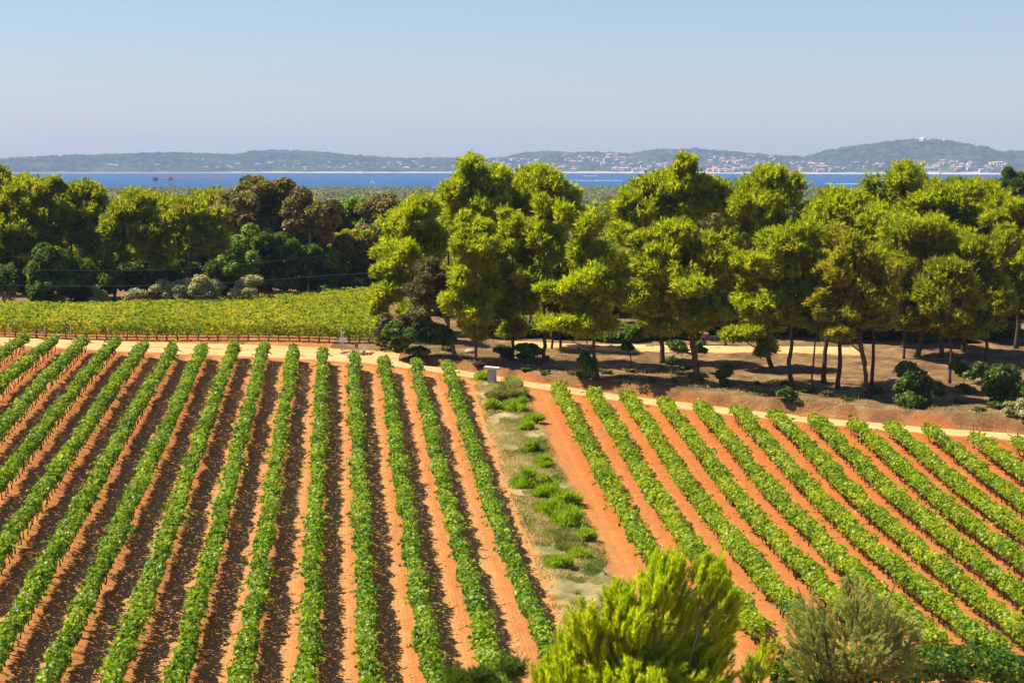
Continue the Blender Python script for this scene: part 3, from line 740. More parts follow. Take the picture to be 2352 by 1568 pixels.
T('pine_tree', 'pine', 'mid-height dark-trunked pine between the slim cone-shaped pine and the bent dark trunk', (1178, 826), [(1180, 520, 38, 40), (1150, 580, 36, 40), (1195, 590, 45, 45), (1165, 650, 50, 45), (1200, 700, 42, 40), (1150, 720, 40, 40), (1185, 760, 40, 30)], 'pine', group=PG, seed=24, r0=.17, pr=.7)
T('pine_tree', 'pine', 'pine on a bent dark trunk beside the cut stump', (1246, 832), [(1245, 490, 35, 35), (1225, 550, 45, 45), (1260, 600, 40, 45), (1235, 660, 40, 40), (1275, 560, 35, 40)], 'pine', group=PG, seed=25, r0=.20, pr=.75, stem=[(1254, 770), (1250, 700), (1238, 620), (1242, 500)])
T('pine_tree', 'young pine', 'tall bright pine with pointed top and low left boughs, above the dark bush', (1374, 868), [(1345, 530, 34, 36), (1330, 590, 52, 42), (1380, 600, 45, 50), (1350, 650, 62, 40), (1290, 675, 44, 24), (1395, 680, 40, 40), (1360, 720, 52, 34), (1270, 748, 32, 16), (1340, 765, 42, 26)], 'pine_bright', group=PG, seed=26, r0=.17, pr=.68, dens=14, stem=[(1362, 790), (1352, 700), (1350, 620), (1346, 540)])
T('pine_tree', 'pine', 'large pine with thick straight trunk and low left boughs, before the red and white machine', (1603, 881), [(1560, 560, 72, 46), (1620, 575, 62, 50), (1500, 560, 48, 40), (1485, 620, 50, 38), (1560, 640, 75, 48), (1640, 650, 48, 46), (1440, 690, 44, 30), (1500, 715, 50, 28), (1560, 690, 40, 34), (1625, 715, 45, 30), (1600, 748, 46, 20), (1530, 765, 30, 16)], 'pine', group=PG, seed=27, r0=.30, pr=.8, stem=[(1592, 800), (1588, 730), (1578, 650), (1575, 560)])
T('pine_tree', 'pine', 'pine with a dark trunk and one round low bough, on the sunny path', (1521, 832), [(1525, 745, 38, 34), (1495, 725, 30, 28), (1540, 700, 40, 36), (1515, 640, 50, 40)], 'pine', group=PG, seed=28, r0=.26, pr=.7)
T('pine_tree', 'pine', 'pine with a dark trunk behind the low hanging yellow bough', (1772, 846), [(1735, 762, 46, 24), (1765, 795, 26, 18), (1700, 775, 30, 16), (1790, 720, 45, 36), (1740, 690, 45, 40)], 'pine_bright', group=PG, seed=29, r0=.24, pr=.6)
T('pine_tree', 'pine', 'broad pine with a curved reddish trunk forking low, edge of the bank', (1818, 892), [(1780, 570, 62, 44), (1730, 620, 55, 44), (1840, 610, 45, 44), (1695, 655, 40, 36), (1790, 660, 70, 44), (1850, 670, 36, 40), (1740, 715, 48, 26), (1815, 730, 45, 30), (1860, 735, 34, 26)], 'pine', group=PG, seed=30, r0=.22, pr=.75, stem=[(1813, 830), (1820, 780), (1815, 720), (1795, 600)])
T('pine_tree', 'pine', 'yellowish thin-crowned pine with a forked trunk in front of the grove', (1994, 913), [(1950, 575, 48, 40), (1990, 600, 44, 46), (1915, 630, 44, 36), (1960, 660, 60, 44), (2010, 690, 40, 40), (1925, 715, 50, 30), (1990, 740, 50, 32), (2040, 650, 24, 30), (1940, 770, 36, 16), (1880, 700, 24, 24)], 'pine_dull', group=PG, seed=31, r0=.19, pr=.68, stem=[(1988, 850), (1980, 790), (1975, 740), (1965, 600)], multi=[[(1985, 840), (1970, 775), (1950, 730)]])
T('pine_tree', 'pine', 'big pine with many heads right of the yellowish forked pine', (2105, 820), [(2110, 545, 62, 48), (2170, 570, 58, 48), (2080, 600, 52, 46), (2150, 640, 75, 52), (2225, 600, 42, 44), (2235, 655, 44, 42), (2100, 690, 58, 44), (2190, 710, 66, 42), (2120, 750, 52, 26), (2200, 765, 55, 26)], 'pine', group=PG, seed=32, r0=.26, pr=.85)
T('pine_tree', 'pine', 'shaded pine between the round dark bush and the right frame edge', (2264, 832), [(2270, 600, 45, 50), (2290, 670, 52, 50), (2250, 730, 50, 40), (2300, 560, 40, 40)], 'pine_far', group=PG, seed=33, r0=.16, pr=.8)
# further trunks under the canopy, each a shaded pine of its own
for k, (u, v, uc, r, lab) in enumerate([
        (1866, 900, 1885, .09, 'thin leaning pine stem left of two thick dark trunks at the bank'),
        (1893, 878, 1890, .22, 'thick dark pine trunk just right of the thin leaning stem'),
        (1925, 892, 1922, .21, 'thick dark pine trunk with a flared foot, left of the yellowish forked pine'),
        (2003, 886, 2003, .17, 'dark pine trunk hidden close behind the yellowish forked pine'),
        (2076, 823, 2072, .13, 'slim dark pine trunk standing on the sunlit ground left of the round dark bush'),
        (2163, 821, 2150, .24, 'thick pine trunk rising behind the round dark bush'),
        (2181, 880, 2180, .13, 'slim pine trunk standing right beside the round dark bush'),
        (2214, 808, 2200, .26, 'stout double pine trunk in deep shade behind the grove'),
        (1268, 802, 1272, .12, 'slim dark trunk on the far side of the path near the bent dark trunk'),
        (1288, 800, 1285, .14, 'far slim trunk in the sunny gap right of the bent dark trunk')]):
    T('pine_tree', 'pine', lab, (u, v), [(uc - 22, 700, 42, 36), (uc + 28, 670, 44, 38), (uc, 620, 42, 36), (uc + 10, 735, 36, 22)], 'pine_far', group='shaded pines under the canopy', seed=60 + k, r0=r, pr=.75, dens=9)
# understory behind the path: dark evergreen bushes
for k, (u, v, ru, rv, lab) in enumerate([
        (1420, 765, 60, 38, 'dark evergreen thicket behind the path, left of the white and red machine'),
        (1560, 750, 50, 40, 'shaded bush behind the path next to the thick straight pine'),
        (1700, 755, 60, 36, 'shaded bush behind the white and red machine'),
        (1850, 750, 70, 40, 'dark thicket at the back of the grove behind the curved reddish trunk'),
        (1990, 750, 70, 45, 'dark thicket at the back of the grove behind the yellowish forked pine'),
        (2130, 745, 70, 50, 'dark thicket at the back of the grove behind the round dark bush'),
        (2270, 755, 80, 50, 'dark thicket at the back of the grove by the right frame edge'),
        (1180, 770, 60, 40, 'dark bush between the trunks at the left of the grove'),
        (1310, 745, 55, 38, 'dark bush at the back of the sunny gap')]):
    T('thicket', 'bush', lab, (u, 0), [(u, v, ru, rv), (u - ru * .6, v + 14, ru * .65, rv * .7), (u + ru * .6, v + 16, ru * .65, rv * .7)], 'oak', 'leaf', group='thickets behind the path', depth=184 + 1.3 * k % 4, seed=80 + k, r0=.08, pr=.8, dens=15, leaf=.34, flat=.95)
# a dense wood behind the grove closes the view between the trunks
for k in range(16):
    u = 1010 + k * 88 + (k * 37) % 23
    T('pine_tree', 'pine', f'shaded pine in the back of the grove, {ORD[k]} from the wires rightwards', (u, 0),
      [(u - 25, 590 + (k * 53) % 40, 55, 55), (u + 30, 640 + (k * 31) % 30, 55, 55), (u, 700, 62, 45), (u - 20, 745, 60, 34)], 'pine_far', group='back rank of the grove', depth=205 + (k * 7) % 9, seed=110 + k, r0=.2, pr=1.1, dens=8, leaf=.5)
# bushes
def bush(name, cat, label, base, lobes, mat, seed, **kw):
    d = dict(pr=.45, dens=32, leaf=.17, flat=.95, r0=.05, style='leaf', grow=1.15); d.update(kw)
    if kw.get('fill', 1) >= 1: lobes = lobes + [(base[0], base[1] - lobes[0][3] * .35, lobes[0][2] * .8, lobes[0][3] * .45)]
    return T(name, cat, label, base, lobes, mat, seed=seed, **d)
bush('shrub', 'shrub', 'olive brown shrub at the end of the front far vine row', (898, 802), [(890, 755, 30, 34), (905, 775, 26, 24), (878, 778, 18, 20)], 'dry', 141, leaf=.2)
bush('evergreen_bush', 'bush', 'dense dark evergreen bush at the foot of the leaning oak', (965, 818), [(945, 770, 40, 32), (985, 760, 42, 38), (1010, 780, 32, 32), (925, 790, 24, 22)], 'bush', 142, leaf=.2)
bush('bush', 'bush', 'dark bush at the foot of the tall bright pine', (1345, 868), [(1346, 838, 22, 26), (1352, 855, 18, 14)], 'bush', 143)
bush('small_tree', 'small tree', 'small green tree on a thin bent stem beside the sunny path', (1446, 850), [(1420, 780, 30, 22), (1455, 768, 30, 20), (1440, 800, 24, 12)], 'bush', 144, fill=.7, leaf=.2, r0=.07)
bush('bush', 'bush', 'low ragged bush between two thick trunks on the sunny slope', (1570, 858), [(1555, 795, 34, 20), (1600, 800, 26, 18), (1545, 835, 16, 14), (1575, 845, 16, 12)], 'bush', 145, fill=.7, leaf=.2)
bush('bush', 'bush', 'dark bush on a short stem in the shade right of the thick straight trunk', (1668, 886), [(1672, 845, 24, 20), (1655, 865, 18, 14)], 'bush', 146)
bush('bush', 'bush', 'sunlit green bush at the foot of the curved reddish trunk', (1815, 932), [(1808, 900, 22, 20), (1822, 912, 20, 16)], 'bush', 147)
bush('evergreen_bush', 'bush', 'large round dark bush at the right of the grove', (2108, 932), [(2108, 872, 50, 44), (2078, 890, 30, 34), (2138, 892, 34, 34), (2108, 908, 46, 24)], 'bush', 148, leaf=.19, pr=.6, split=2)
bush('evergreen_bush', 'bush', 'wide green bush by the right frame edge', (2300, 935), [(2275, 875, 40, 36), (2320, 880, 44, 42), (2295, 905, 40, 28), (2250, 855, 26, 22)], 'bush', 149, leaf=.19, pr=.6)
bush('bush', 'bush', 'pale green bush on the red bank at the right frame edge', (2330, 958), [(2335, 935, 24, 16), (2312, 945, 16, 9)], 'olive', 150, leaf=.15)
bush('bush', 'bush', 'shaded bush behind the wide green bush at the right', (2220, 900), [(2215, 855, 30, 24), (2200, 845, 18, 16)], 'bush', 151)
bush('bush', 'bush', 'low dark bush under the mid-height pine, left of the stump', (1205, 828), [(1205, 800, 34, 22), (1160, 808, 26, 16)], 'bush', 152)

gs = np.random.default_rng(1500)
for k in range(26):
    u = 1040 + k * 51 + gs.uniform(-18, 18)
    ve = np.interp(u, [1040, 1300, 1600, 1850, 2100, 2352], [838, 868, 894, 915, 938, 958]) - abs(gs.normal(0, 16)) - 2
    r = gs.uniform(7, 16)
    bush('scrub', 'scrub', 'low scrubby growth on the shaded bank under the pines', (u, ve), [(u, ve - r * .5, r * 1.3, r * .6), (u + r, ve - r * .3, r * .9, r * .45)], ['bush', 'dry', 'bush', 'oak'][k % 4], 1510 + k, pr=.3, leaf=.15, group='scrub on the bank', split=2)

# ------------------------------------------------------------------ wood beyond the far field (left)
WG = 'trees at the edge of the left wood'
def wood(label, cat, u, lobes, mat, seed, depth=226, style='needle', **kw):
    d = dict(pr=1.0, dens=10, leaf=.5, r0=.2); d.update(kw)
    nm = {'pine': 'pine_tree', 'oak': 'oak_tree', 'eucalyptus': 'eucalyptus_tree', 'bush': 'thicket'}.get(cat, 'broadleaf_tree')
    return T(nm, cat, label, (u, 0), lobes, mat, style, group=WG, depth=depth, seed=seed, **d)
wood('dark pine cut by the left frame edge, its top above the waterline', 'pine', 2, [(-8, 410, 24, 26), (-15, 460, 40, 40), (10, 440, 30, 20)], 'pine_far', 161, 240)
wood('pine at the left frame edge with sunlit heads over dark shade', 'pine', 15, [(20, 480, 50, 38), (-10, 520, 50, 50), (55, 520, 42, 40), (25, 560, 60, 45), (-5, 600, 50, 40)], 'pine_far', 162, 228)
wood('low-topped pine right beside the white sail at the left', 'pine', 75, [(50, 425, 28, 20), (75, 445, 34, 25), (30, 445, 30, 24)], 'pine_far', 163, 246)
wood('wide pine with a rounded top left of the crane', 'pine', 165, [(125, 435, 36, 26), (185, 450, 48, 32), (215, 490, 34, 38), (145, 500, 58, 46), (120, 540, 50, 40), (195, 555, 44, 42), (100, 480, 40, 34)], 'pine_far', 164, 229, stem=[(168, 600), (160, 540), (160, 470)])
wood('pale pine with a crooked bare trunk, below and left of the crane', 'pine', 260, [(300, 490, 50, 32), (265, 525, 42, 42), (320, 535, 46, 42), (285, 585, 46, 40), (340, 500, 36, 30), (345, 570, 32, 40)], 'pine_far', 165, 227, stem=[(262, 630), (272, 585), (285, 520)])
wood('dark pine filling the gap directly under the crane', 'pine', 372, [(350, 470, 38, 22), (400, 475, 40, 22), (375, 520, 46, 45), (370, 590, 40, 50)], 'pine_far', 166, 236)
wood('pine on two slender trunks right of the crane', 'pine', 432, [(430, 505, 48, 36), (475, 515, 38, 36), (400, 545, 34, 36), (445, 570, 44, 30), (490, 560, 26, 40)], 'pine_far', 167, 226, stem=[(428, 600), (424, 540), (430, 500)], multi=[[(436, 600), (446, 545)]])
wood('tall broad eucalyptus with reddish foliage, highest tree of the left wood', 'eucalyptus', 600, [(590, 428, 58, 34), (640, 440, 36, 32), (555, 455, 42, 36), (610, 480, 70, 45), (550, 510, 50, 42), (655, 490, 40, 40), (590, 545, 60, 40), (520, 480, 24, 24)], 'eucalypt', 168, 250, 'leaf', leaf=.36, dens=13, pr=1.1, bark='bark_pale', r0=.3)
wood('rusty eucalyptus leaning right of the highest eucalyptus', 'eucalyptus', 705, [(695, 465, 34, 34), (725, 490, 34, 34), (690, 515, 45, 38), (740, 520, 30, 30)], 'eucalypt', 169, 246, 'leaf', leaf=.34, dens=13, bark='bark_pale')
wood('light green round tree with a ball-shaped crown behind the olive trees', 'broadleaf tree', 540, [(540, 580, 42, 38), (525, 615, 36, 34), (560, 618, 36, 36)], 'lime', 170, 232, 'leaf', leaf=.28, dens=20, pr=.7)
wood('dark green oak with leafy rounded crown between round tree and far vines', 'oak', 650, [(645, 570, 52, 38), (620, 610, 42, 40), (690, 600, 40, 40), (655, 630, 50, 26)], 'oak', 171, 238, 'leaf', leaf=.33, dens=17, pr=.8)
wood('dark green oak in front of the pines at the left', 'oak', 128, [(125, 590, 50, 32), (95, 620, 40, 36), (160, 625, 45, 40), (130, 655, 60, 28)], 'oak', 172, 221, 'leaf', leaf=.33, dens=17, pr=.8)
wood('brownish eucalyptus crown in the hollow left of the grove', 'eucalyptus', 890, [(885, 480, 42, 26), (865, 510, 36, 34), (905, 520, 34, 36), (880, 550, 40, 30)], 'eucalypt', 173, 262, 'leaf', leaf=.34, dens=13, bark='bark_pale')
wood('fresh green tree with a feathery top right of the eucalyptuses', 'broadleaf tree', 815, [(810, 480, 34, 32), (780, 510, 34, 34), (840, 470, 28, 22), (815, 530, 45, 36)], 'lime', 174, 266, 'leaf', leaf=.32, dens=14, pr=.9)
wood('olive green spreading tree under the brownish eucalyptus', 'broadleaf tree', 840, [(830, 560, 55, 34), (790, 575, 40, 34), (870, 590, 40, 36), (830, 615, 55, 32)], 'pine_dull', 175, 252, 'leaf', leaf=.3, dens=15, pr=.8)
wood('pale leafy tree behind the dark green oak', 'broadleaf tree', 735, [(735, 560, 34, 32), (720, 595, 34, 32), (755, 600, 30, 30)], 'lime', 176, 248, 'leaf', leaf=.3, dens=15, pr=.8)
wood('grey-green slim tree beside the ball-shaped tree', 'broadleaf tree', 610, [(605, 560, 22, 32), (600, 600, 20, 30)], 'olive', 177, 244, 'leaf', leaf=.26, dens=16, pr=.6)
wood('dark thicket at the field edge right of the dark green oak', 'bush', 770, [(740, 630, 40, 26), (790, 628, 45, 26), (835, 630, 40, 24)], 'oak', 178, 256, 'leaf', leaf=.32, dens=15, pr=.8, r0=.08)
wood('shaded thicket behind the olive trees below the crane', 'bush', 350, [(320, 640, 48, 32), (375, 640, 48, 34), (430, 640, 40, 30)], 'oak', 179, 229, 'leaf', leaf=.32, dens=15, pr=.8, r0=.08)
wood('shaded thicket behind the olive trees left of the ball-shaped tree', 'bush', 470, [(470, 635, 36, 30), (500, 620, 34, 34)], 'oak', 180, 234, 'leaf', leaf=.32, dens=15, pr=.8, r0=.08)
wood('shaded thicket behind the crooked bare trunk', 'bush', 230, [(215, 640, 45, 38), (255, 650, 36, 28), (60, 650, 40, 30)], 'oak', 181, 226, 'leaf', leaf=.32, dens=15, pr=.8, r0=.08)
wood('shaded thicket at the field corner by the left frame edge', 'bush', 30, [(10, 640, 50, 40), (50, 655, 40, 30)], 'oak', 182, 224, 'leaf', leaf=.32, dens=15, pr=.8, r0=.08)
for k, u in enumerate(range(20, 860, 58)):
    wood(f'shaded low thicket behind the olive row, {ORD[k]} from the left frame edge', 'bush', u, [(u, 640 - (k * 7) % 11, 42, 30), (u + 22, 655, 36, 24)], ('oak', 'bush', 'oak')[k % 3], 1700 + k, depth=228 + u * .028, style='leaf', leaf=.32, dens=15, pr=.8, r0=.08)
for k, (u, v, m) in enumerate([(85, 520, 'pine_far'), (240, 530, 'pine_far'), (310, 520, 'pine_far'), (385, 575, 'pine_far'), (470, 520, 'pine_far'), (560, 580, 'pine_far'), (690, 545, 'pine_far'), (760, 535, 'pine_far'), (840, 530, 'pine_far'), (900, 560, 'pine_far'), (15, 560, 'pine_far')]):
    T('pine_tree', 'pine', f'shaded pine deep in the left wood, {ORD[k if k < 10 else 10]} of the back rank', (u, 0), [(u, v - 35, 50, 40), (u - 25, v + 20, 55, 50), (u + 28, v + 25, 55, 50), (u, v + 70, 50, 40)], m, group='back rank of the left wood', depth=258 + (k * 5) % 14, seed=190 + k, pr=1.1, dens=9, leaf=.55)
# olive trees along the field edge
for k, (u, v, ru, rv, bv, lab) in enumerate([
        (12, 655, 26, 30, 705, 'large grey olive tree at the left frame edge'), (83, 684, 11, 11, 702, 'tiny olive sapling on a thin stem'),
        (124, 686, 24, 13, 702, 'low round olive bush left of the pair'), (232, 676, 22, 16, 699, 'olive tree with a round crown under the crooked bare trunk'),
        (212, 692, 17, 7, 701, 'flat pale olive bush at the foot of another olive'), (310, 677, 22, 17, 697, 'compact silvery olive tree below the crane'),
        (392, 668, 32, 22, 694, 'wide domed olive tree, broadest of the row'), (462, 664, 32, 22, 694, 'olive tree with an open crown on a forked trunk'),
        (492, 652, 24, 18, 690, 'olive tree standing behind the forked one'), (484, 689, 18, 9, 699, 'small pale olive bush under the forked olive'),
        (558, 664, 36, 19, 690, 'olive tree with dark spreading limbs beneath the ball-shaped tree'), (700, 662, 22, 14, 681, 'olive tree with twisted dark trunks by the far vines'),
        (738, 664, 20, 12, 681, 'small olive right of the twisted trunks'), (783, 660, 28, 17, 681, 'wide olive left of the tallest olive'),
        (822, 652, 32, 24, 680, 'tallest feathery olive next to the grove')]):
    T('olive_tree', 'olive tree', lab, (u, 0), [(u, v, ru, rv), (u - ru * .4, v + rv * .35, ru * .6, rv * .65), (u + ru * .42, v + rv * .3, ru * .6, rv * .65)], 'olive', 'leaf', group='olive trees at the field edge', seed=210 + k, pr=.5, dens=20, leaf=.20, bark='bark_grey', r0=.10 if ru > 15 else .05, fill=.9, depth=222.0 if u < 600 else (252.0 - .02 * (822 - u)))

# trees in the middle distance at the right
for k, (u, d, lobes, m, lab) in enumerate([
        (2230, 330, [(2225, 428, 44, 18), (2190, 440, 36, 18), (2260, 440, 36, 18)], 'pine_far', 'umbrella pine beyond the grove at the right, flat crown on the waterline'),
        (2300, 345, [(2300, 440, 40, 18), (2335, 452, 36, 20), (2280, 462, 40, 20)], 'pine_far', 'umbrella pine beyond the grove, second from the right frame edge'),
        (2340, 330, [(2322, 420, 22, 14), (2345, 412, 12, 9), (2350, 445, 18, 12), (2318, 404, 14, 8)], 'oak', 'dark ragged tree standing over the waterline near the right frame edge')]):
    T('umbrella_pine' if k < 2 else 'ragged_tree', 'pine' if k < 2 else 'tree', lab, (u, 0), lobes, m, 'needle', group=None, depth=d, seed=240 + k, pr=1.0, dens=9, leaf=.6)
# ------------------------------------------------------------------ far wood down to the shore: one mass of crowns
def far_wood():
    g = np.random.default_rng(77)
    Vs, Fs, Ts = [], [], []; n0 = 0
    for (y0, y1, sp, k, ls) in ((285, 520, 8.5, 130, 1.1), (520, 1000, 11, 80, 1.5), (1000, 1900, 15, 50, 2.2), (1900, 2930, 22, 36, 3.2)):
        area = .285 * (y1 ** 2 - y0 ** 2); n = int(area / sp ** 2)
        y = np.sqrt(g.uniform(y0 ** 2, y1 ** 2, n)); x = g.uniform(-.285, .285, n) * y
        r = sp * g.uniform(.42, .72, n); h = (5.5 + 2.6 * g.random(n) + 2.5 * vnoise(x / 60, y / 60, 5)) * np.interp(y, [285, 600, 1500, 2930], [1.0, 1.05, .95, .75])
        zg = ground_z(x, y)
        kk = np.repeat(np.arange(n), k)
        D = sphere_dirs(n * k, g); D[:, 2] = np.abs(D[:, 2]) * .9 - .12
        rho = 1 - .25 * g.random(n * k)
        P = np.stack([x, y, zg + h], 1)[kk] + D * (r[kk] * rho)[:, None] * np.array([1, 1, .62])
        nr = D + .55 * g.normal(size=D.shape) + [0, 0, .2]
        V, F = leaf_quads(P, nr, ls * g.uniform(.7, 1.3, n * k), g)
        Vs.append(V); Fs.append(F + n0); n0 += len(V)
        Ts.append(np.clip(g.normal(.5, .17, n * k) + g.normal(0, .14, n)[kk], 0, 1))
    put(mesh_np('far_wood', np.concatenate(Vs), np.concatenate(Fs), MAT['forest'], tint=np.concatenate(Ts)), kind='stuff',
        label='woodland of round crowns stretching down to the sea', cat='woodland')
far_wood()

# ------------------------------------------------------------------ weedy strip and grass
def grass_mass(name, label, pts_fn, n, L, mat, seed, w=.10, up=1.0, tint=(.5, .2)):
    g = np.random.default_rng(seed)
    x, y, ti = pts_fn(g, n)
    z = ground_z(x, y) + .08
    d = g.normal(size=(len(x), 3)) * [.5, .5, .2] + [0, 0, up]
    l = L * g.uniform(.5, 1.4, len(x))
    V, F = blades(np.stack([x, y, z], 1), d, l, l * w * 3, g)
    put(mesh_np(name, V, F, MAT[mat], tint=np.clip(ti + g.normal(0, tint[1], len(x)), 0, 1)), label=label, cat='grass', kind='stuff')
def strip_pts(g, n):
    y = 70 + (160 - 70) * g.random(n * 2); off = g.normal(0, 1.0, n * 2) * .9
    x = strip_mid(y) + off
    dens = fnoise(x / 1.3, y / 2.2, 401, 3); green = fnoise(x / 1.6, y / 3.5, 411, 3)
    keep = (dens > .42) & (np.abs(off) < 2.1) & (y < track_y(x) - 2.6)
    x, y, green, off = x[keep][:n], y[keep][:n], green[keep][:n], off[keep][:n]
    # dry on the left flank, greener in the middle hollow
    ti = .98 - .9 * (green - .38) * 2 - .25 * sstep(-.8, .5, off) * 1.2
    return x, y, ti
grass_mass('verge_grass', 'dry and green weeds on the strip between the two vine blocks', strip_pts, 130000, .17, 'grass', 421)
def bank_pts(g, n):
    x = g.uniform(-13, 48, n); y = track_y(x) + 2.0 + 11 * g.random(n) ** 1.3
    k = fnoise(x / 1.4, y / 1.6, 431, 3) > .5
    x, y = x[k], y[k]; return x, y, .62 + .5 * (fnoise(x / 2, y / 2, 433, 2) - .3)
grass_mass('bank_grass', 'thin dry grass on the bank and under the pines', bank_pts, 26000, .17, 'grass', 441)
def field_weed_pts(g, n):
    x = g.uniform(-40, 34, n); y = g.uniform(76, 160, n); dl, dr = row_dist(x, y); d = np.minimum(dl, dr)
    k = (fnoise(x / .8, y / .8, 451, 2) > .66) & (y < track_y(x) - 4)
    x, y = x[k], y[k]; return x, y, np.full(len(x), .3)
grass_mass('row_weeds', 'scattered small weeds in the tilled soil', field_weed_pts, 9000, .12, 'grass', 461)
# clods and stones on the tilled ground
def clods():
    g = np.random.default_rng(471); n = 26000
    y = 74 + 92 * g.random(n); x = g.uniform(-.27, .27, n) * y
    dl, dr = row_dist(x, y); d = np.minimum(dl, dr)
    k = (y < track_y(x) - 3) & (g.random(n) < np.where(d < .75, .9, .25)) & (np.abs(x - strip_mid(y)) > 1.9)
    x, y = x[k], y[k]; n = len(x); s = .035 + .05 * g.random(n) ** 2.5
    base = np.array([[1, 0, 0], [0, 1, 0], [-1, 0, 0], [0, -1, 0], [0, 0, 1]], float)
    V = (base[None] * (1 + .5 * (g.random((n, 5, 3)) - .5))) * s[:, None, None] * [1.2, 1, .8]
    V += np.stack([x, y, ground_z(x, y) + .03], 1)[:, None]
    f = np.array([[0, 1, 4], [1, 2, 4], [2, 3, 4], [3, 0, 4]])
    F = (f[None] + 5 * np.arange(n)[:, None, None]).reshape(-1, 3)
    m, nt, out = new_mat('clod_earth'); pn = noise(nt, 2.0, 3)
    pbsdf(nt, out, ramp(nt, pn, [(.3, (.36, .15, .055)), (.55, (.52, .25, .095)), (.72, (.62, .40, .22))]), .95, .1)
    put(mesh_np('clods', V.reshape(-1, 3), F, m), label='loose clods and small stones on the tilled soil', cat='clods', kind='stuff')
clods()
# separate green weeds standing in the strip (print positions of their feet)
for k, (u, v, ru, rv, m, lab) in enumerate([
        (1208, 1128, 20, 16, 'weed', 'round bright green weed clump, alone on the left flank of the strip'),
        (1250, 1150, 24, 14, 'weed', 'bright weed clump heading the longest green drift of the strip'),
        (1248, 1120, 14, 10, 'weed', 'small weed clump just behind the longest green drift'),
        (1300, 1155, 22, 13, 'weed', 'weed clump at the right edge of the strip beside the longest drift'),
        (1270, 1180, 32, 15, 'weed', 'broad bright weed clump in the middle of the longest drift'),
        (1300, 1212, 28, 14, 'weed', 'weed clump closing the longest drift at its near end'),
        (1188, 893, 16, 10, 'weed', 'green weed tuft right of the concrete pillar by the track'),
        (1108, 876, 10, 8, 'weed', 'small weed tuft left of the concrete pillar'),
        (1131, 940, 12, 8, 'weed', 'small round weed on the dry flank below the pillar'),
        (1186, 948, 22, 11, 'weed', 'yellow-green weed patch in the hollow below the pillar'),
        (1224, 972, 11, 8, 'weed', 'small weed tuft at the right edge of the strip, below the pillar'),
        (1208, 992, 13, 7, 'weed', 'low weed tuft in the upper middle of the strip'),
        (1222, 1040, 9, 12, 'weed', 'narrow upright weed in the middle of the strip'),
        (1252, 1075, 14, 8, 'weed', 'low weed behind the round bright clump'),
        (1350, 1250, 20, 14, 'weed', 'weed tuft at the right edge of the strip, near the bright shrub'),
        (1285, 1312, 22, 10, 'weed', 'weed drift on the left of the strip just behind the bright shrub'),
        (1330, 1290, 16, 10, 'weed', 'dull weed clump in the near middle of the strip'),
        (1165, 912, 34, 9, 'grass', 'wide grey-green weed patch spreading below the pillar'),
        (1310, 1262, 20, 8, 'grass', 'flat grey-green weed patch in the near part of the strip')]):
    T('weed_clump', 'weed', lab, (u, v), [(u, v - rv * .8, ru, rv), (u - ru * .4, v - rv * .4, ru * .6, rv * .6)], m, 'spray', group='weed clumps on the strip', seed=480 + k, pr=.26, dens=70, leaf=.30, r0=.012, limbs=False, dy=1.0, grow=1.5, flat=.6, split=5, fill=.8)

# ------------------------------------------------------------------ shrubs in front, close to the viewer
T('bright_shrub', 'shrub', 'big bright yellow-green feathery shrub at the bottom, in front of the weedy strip', (1530, 0),
  [(1535, 1330, 48, 48), (1500, 1370, 55, 45), (1622, 1335, 44, 48), (1650, 1385, 42, 46), (1420, 1400, 48, 48), (1460, 1440, 60, 46), (1340, 1440, 44, 50), (1580, 1420, 46, 44), (1655, 1440, 40, 46),
   (1390, 1490, 75, 52), (1520, 1510, 80, 55), (1620, 1510, 60, 50), (1300, 1520, 50, 46), (1450, 1560, 110, 50), (1580, 1580, 100, 50), (1290, 1575, 70, 40)],
  'broom', 'feather', depth=74, seed=701, pr=.15, dens=75, leaf=.20, thin=1.1, bark='bark_grey', r0=.14, lean=(.30, 0, .2), dy=.7, fill=.55, grow=.95,
  stem=[(1520, 1560), (1515, 1480), (1530, 1360)], multi=[[(1570, 1560), (1600, 1460), (1620, 1360)], [(1480, 1560), (1430, 1480), (1420, 1410)], [(1400, 1580), (1350, 1500), (1340, 1440)]])
T('bright_shrub', 'shrub', 'smaller feathery sprig to the right of the big bright shrub', (1740, 0), [(1742, 1535, 26, 32), (1725, 1560, 30, 26), (1755, 1500, 16, 22)], 'broom', 'feather', depth=75, seed=702, pr=.14, dens=75, thin=1.1, leaf=.20, r0=.05, lean=(.25, 0, .2), fill=.5, grow=1.0)
T('dark_shrub', 'shrub', 'low green shrub at the bottom edge left of the big bright shrub', (1130, 0), [(1110, 1562, 40, 20), (1180, 1552, 34, 26), (1060, 1572, 30, 14)], 'bush', 'spray', depth=74, seed=703, pr=.32, dens=70, leaf=.24, r0=.04)
T('grey_shrub', 'shrub', 'wispy grey-green shrub with bare dark stems, among the right vine rows', (1950, 0),
  [(1965, 1375, 40, 46), (1930, 1420, 46, 40), (2010, 1430, 60, 44), (1865, 1430, 46, 46), (1830, 1475, 34, 50), (1900, 1480, 60, 46), (1980, 1490, 70, 46), (2060, 1470, 56, 44), (1850, 1530, 55, 40), (1950, 1540, 80, 36), (2050, 1530, 60, 36)],
  'tamarisk', 'feather', depth=77, seed=704, pr=.10, dens=60, leaf=.13, thin=1.3, bark='bark', r0=.07, fill=.42, grow=1.0, lean=(.05, 0, -.35), dy=.7,
  stem=[(1950, 1520), (1958, 1440), (1963, 1340)], multi=[[(1880, 1520), (1860, 1430), (1832, 1345)], [(1985, 1500), (2020, 1430), (2060, 1330)], [(1900, 1500), (1890, 1420)]])

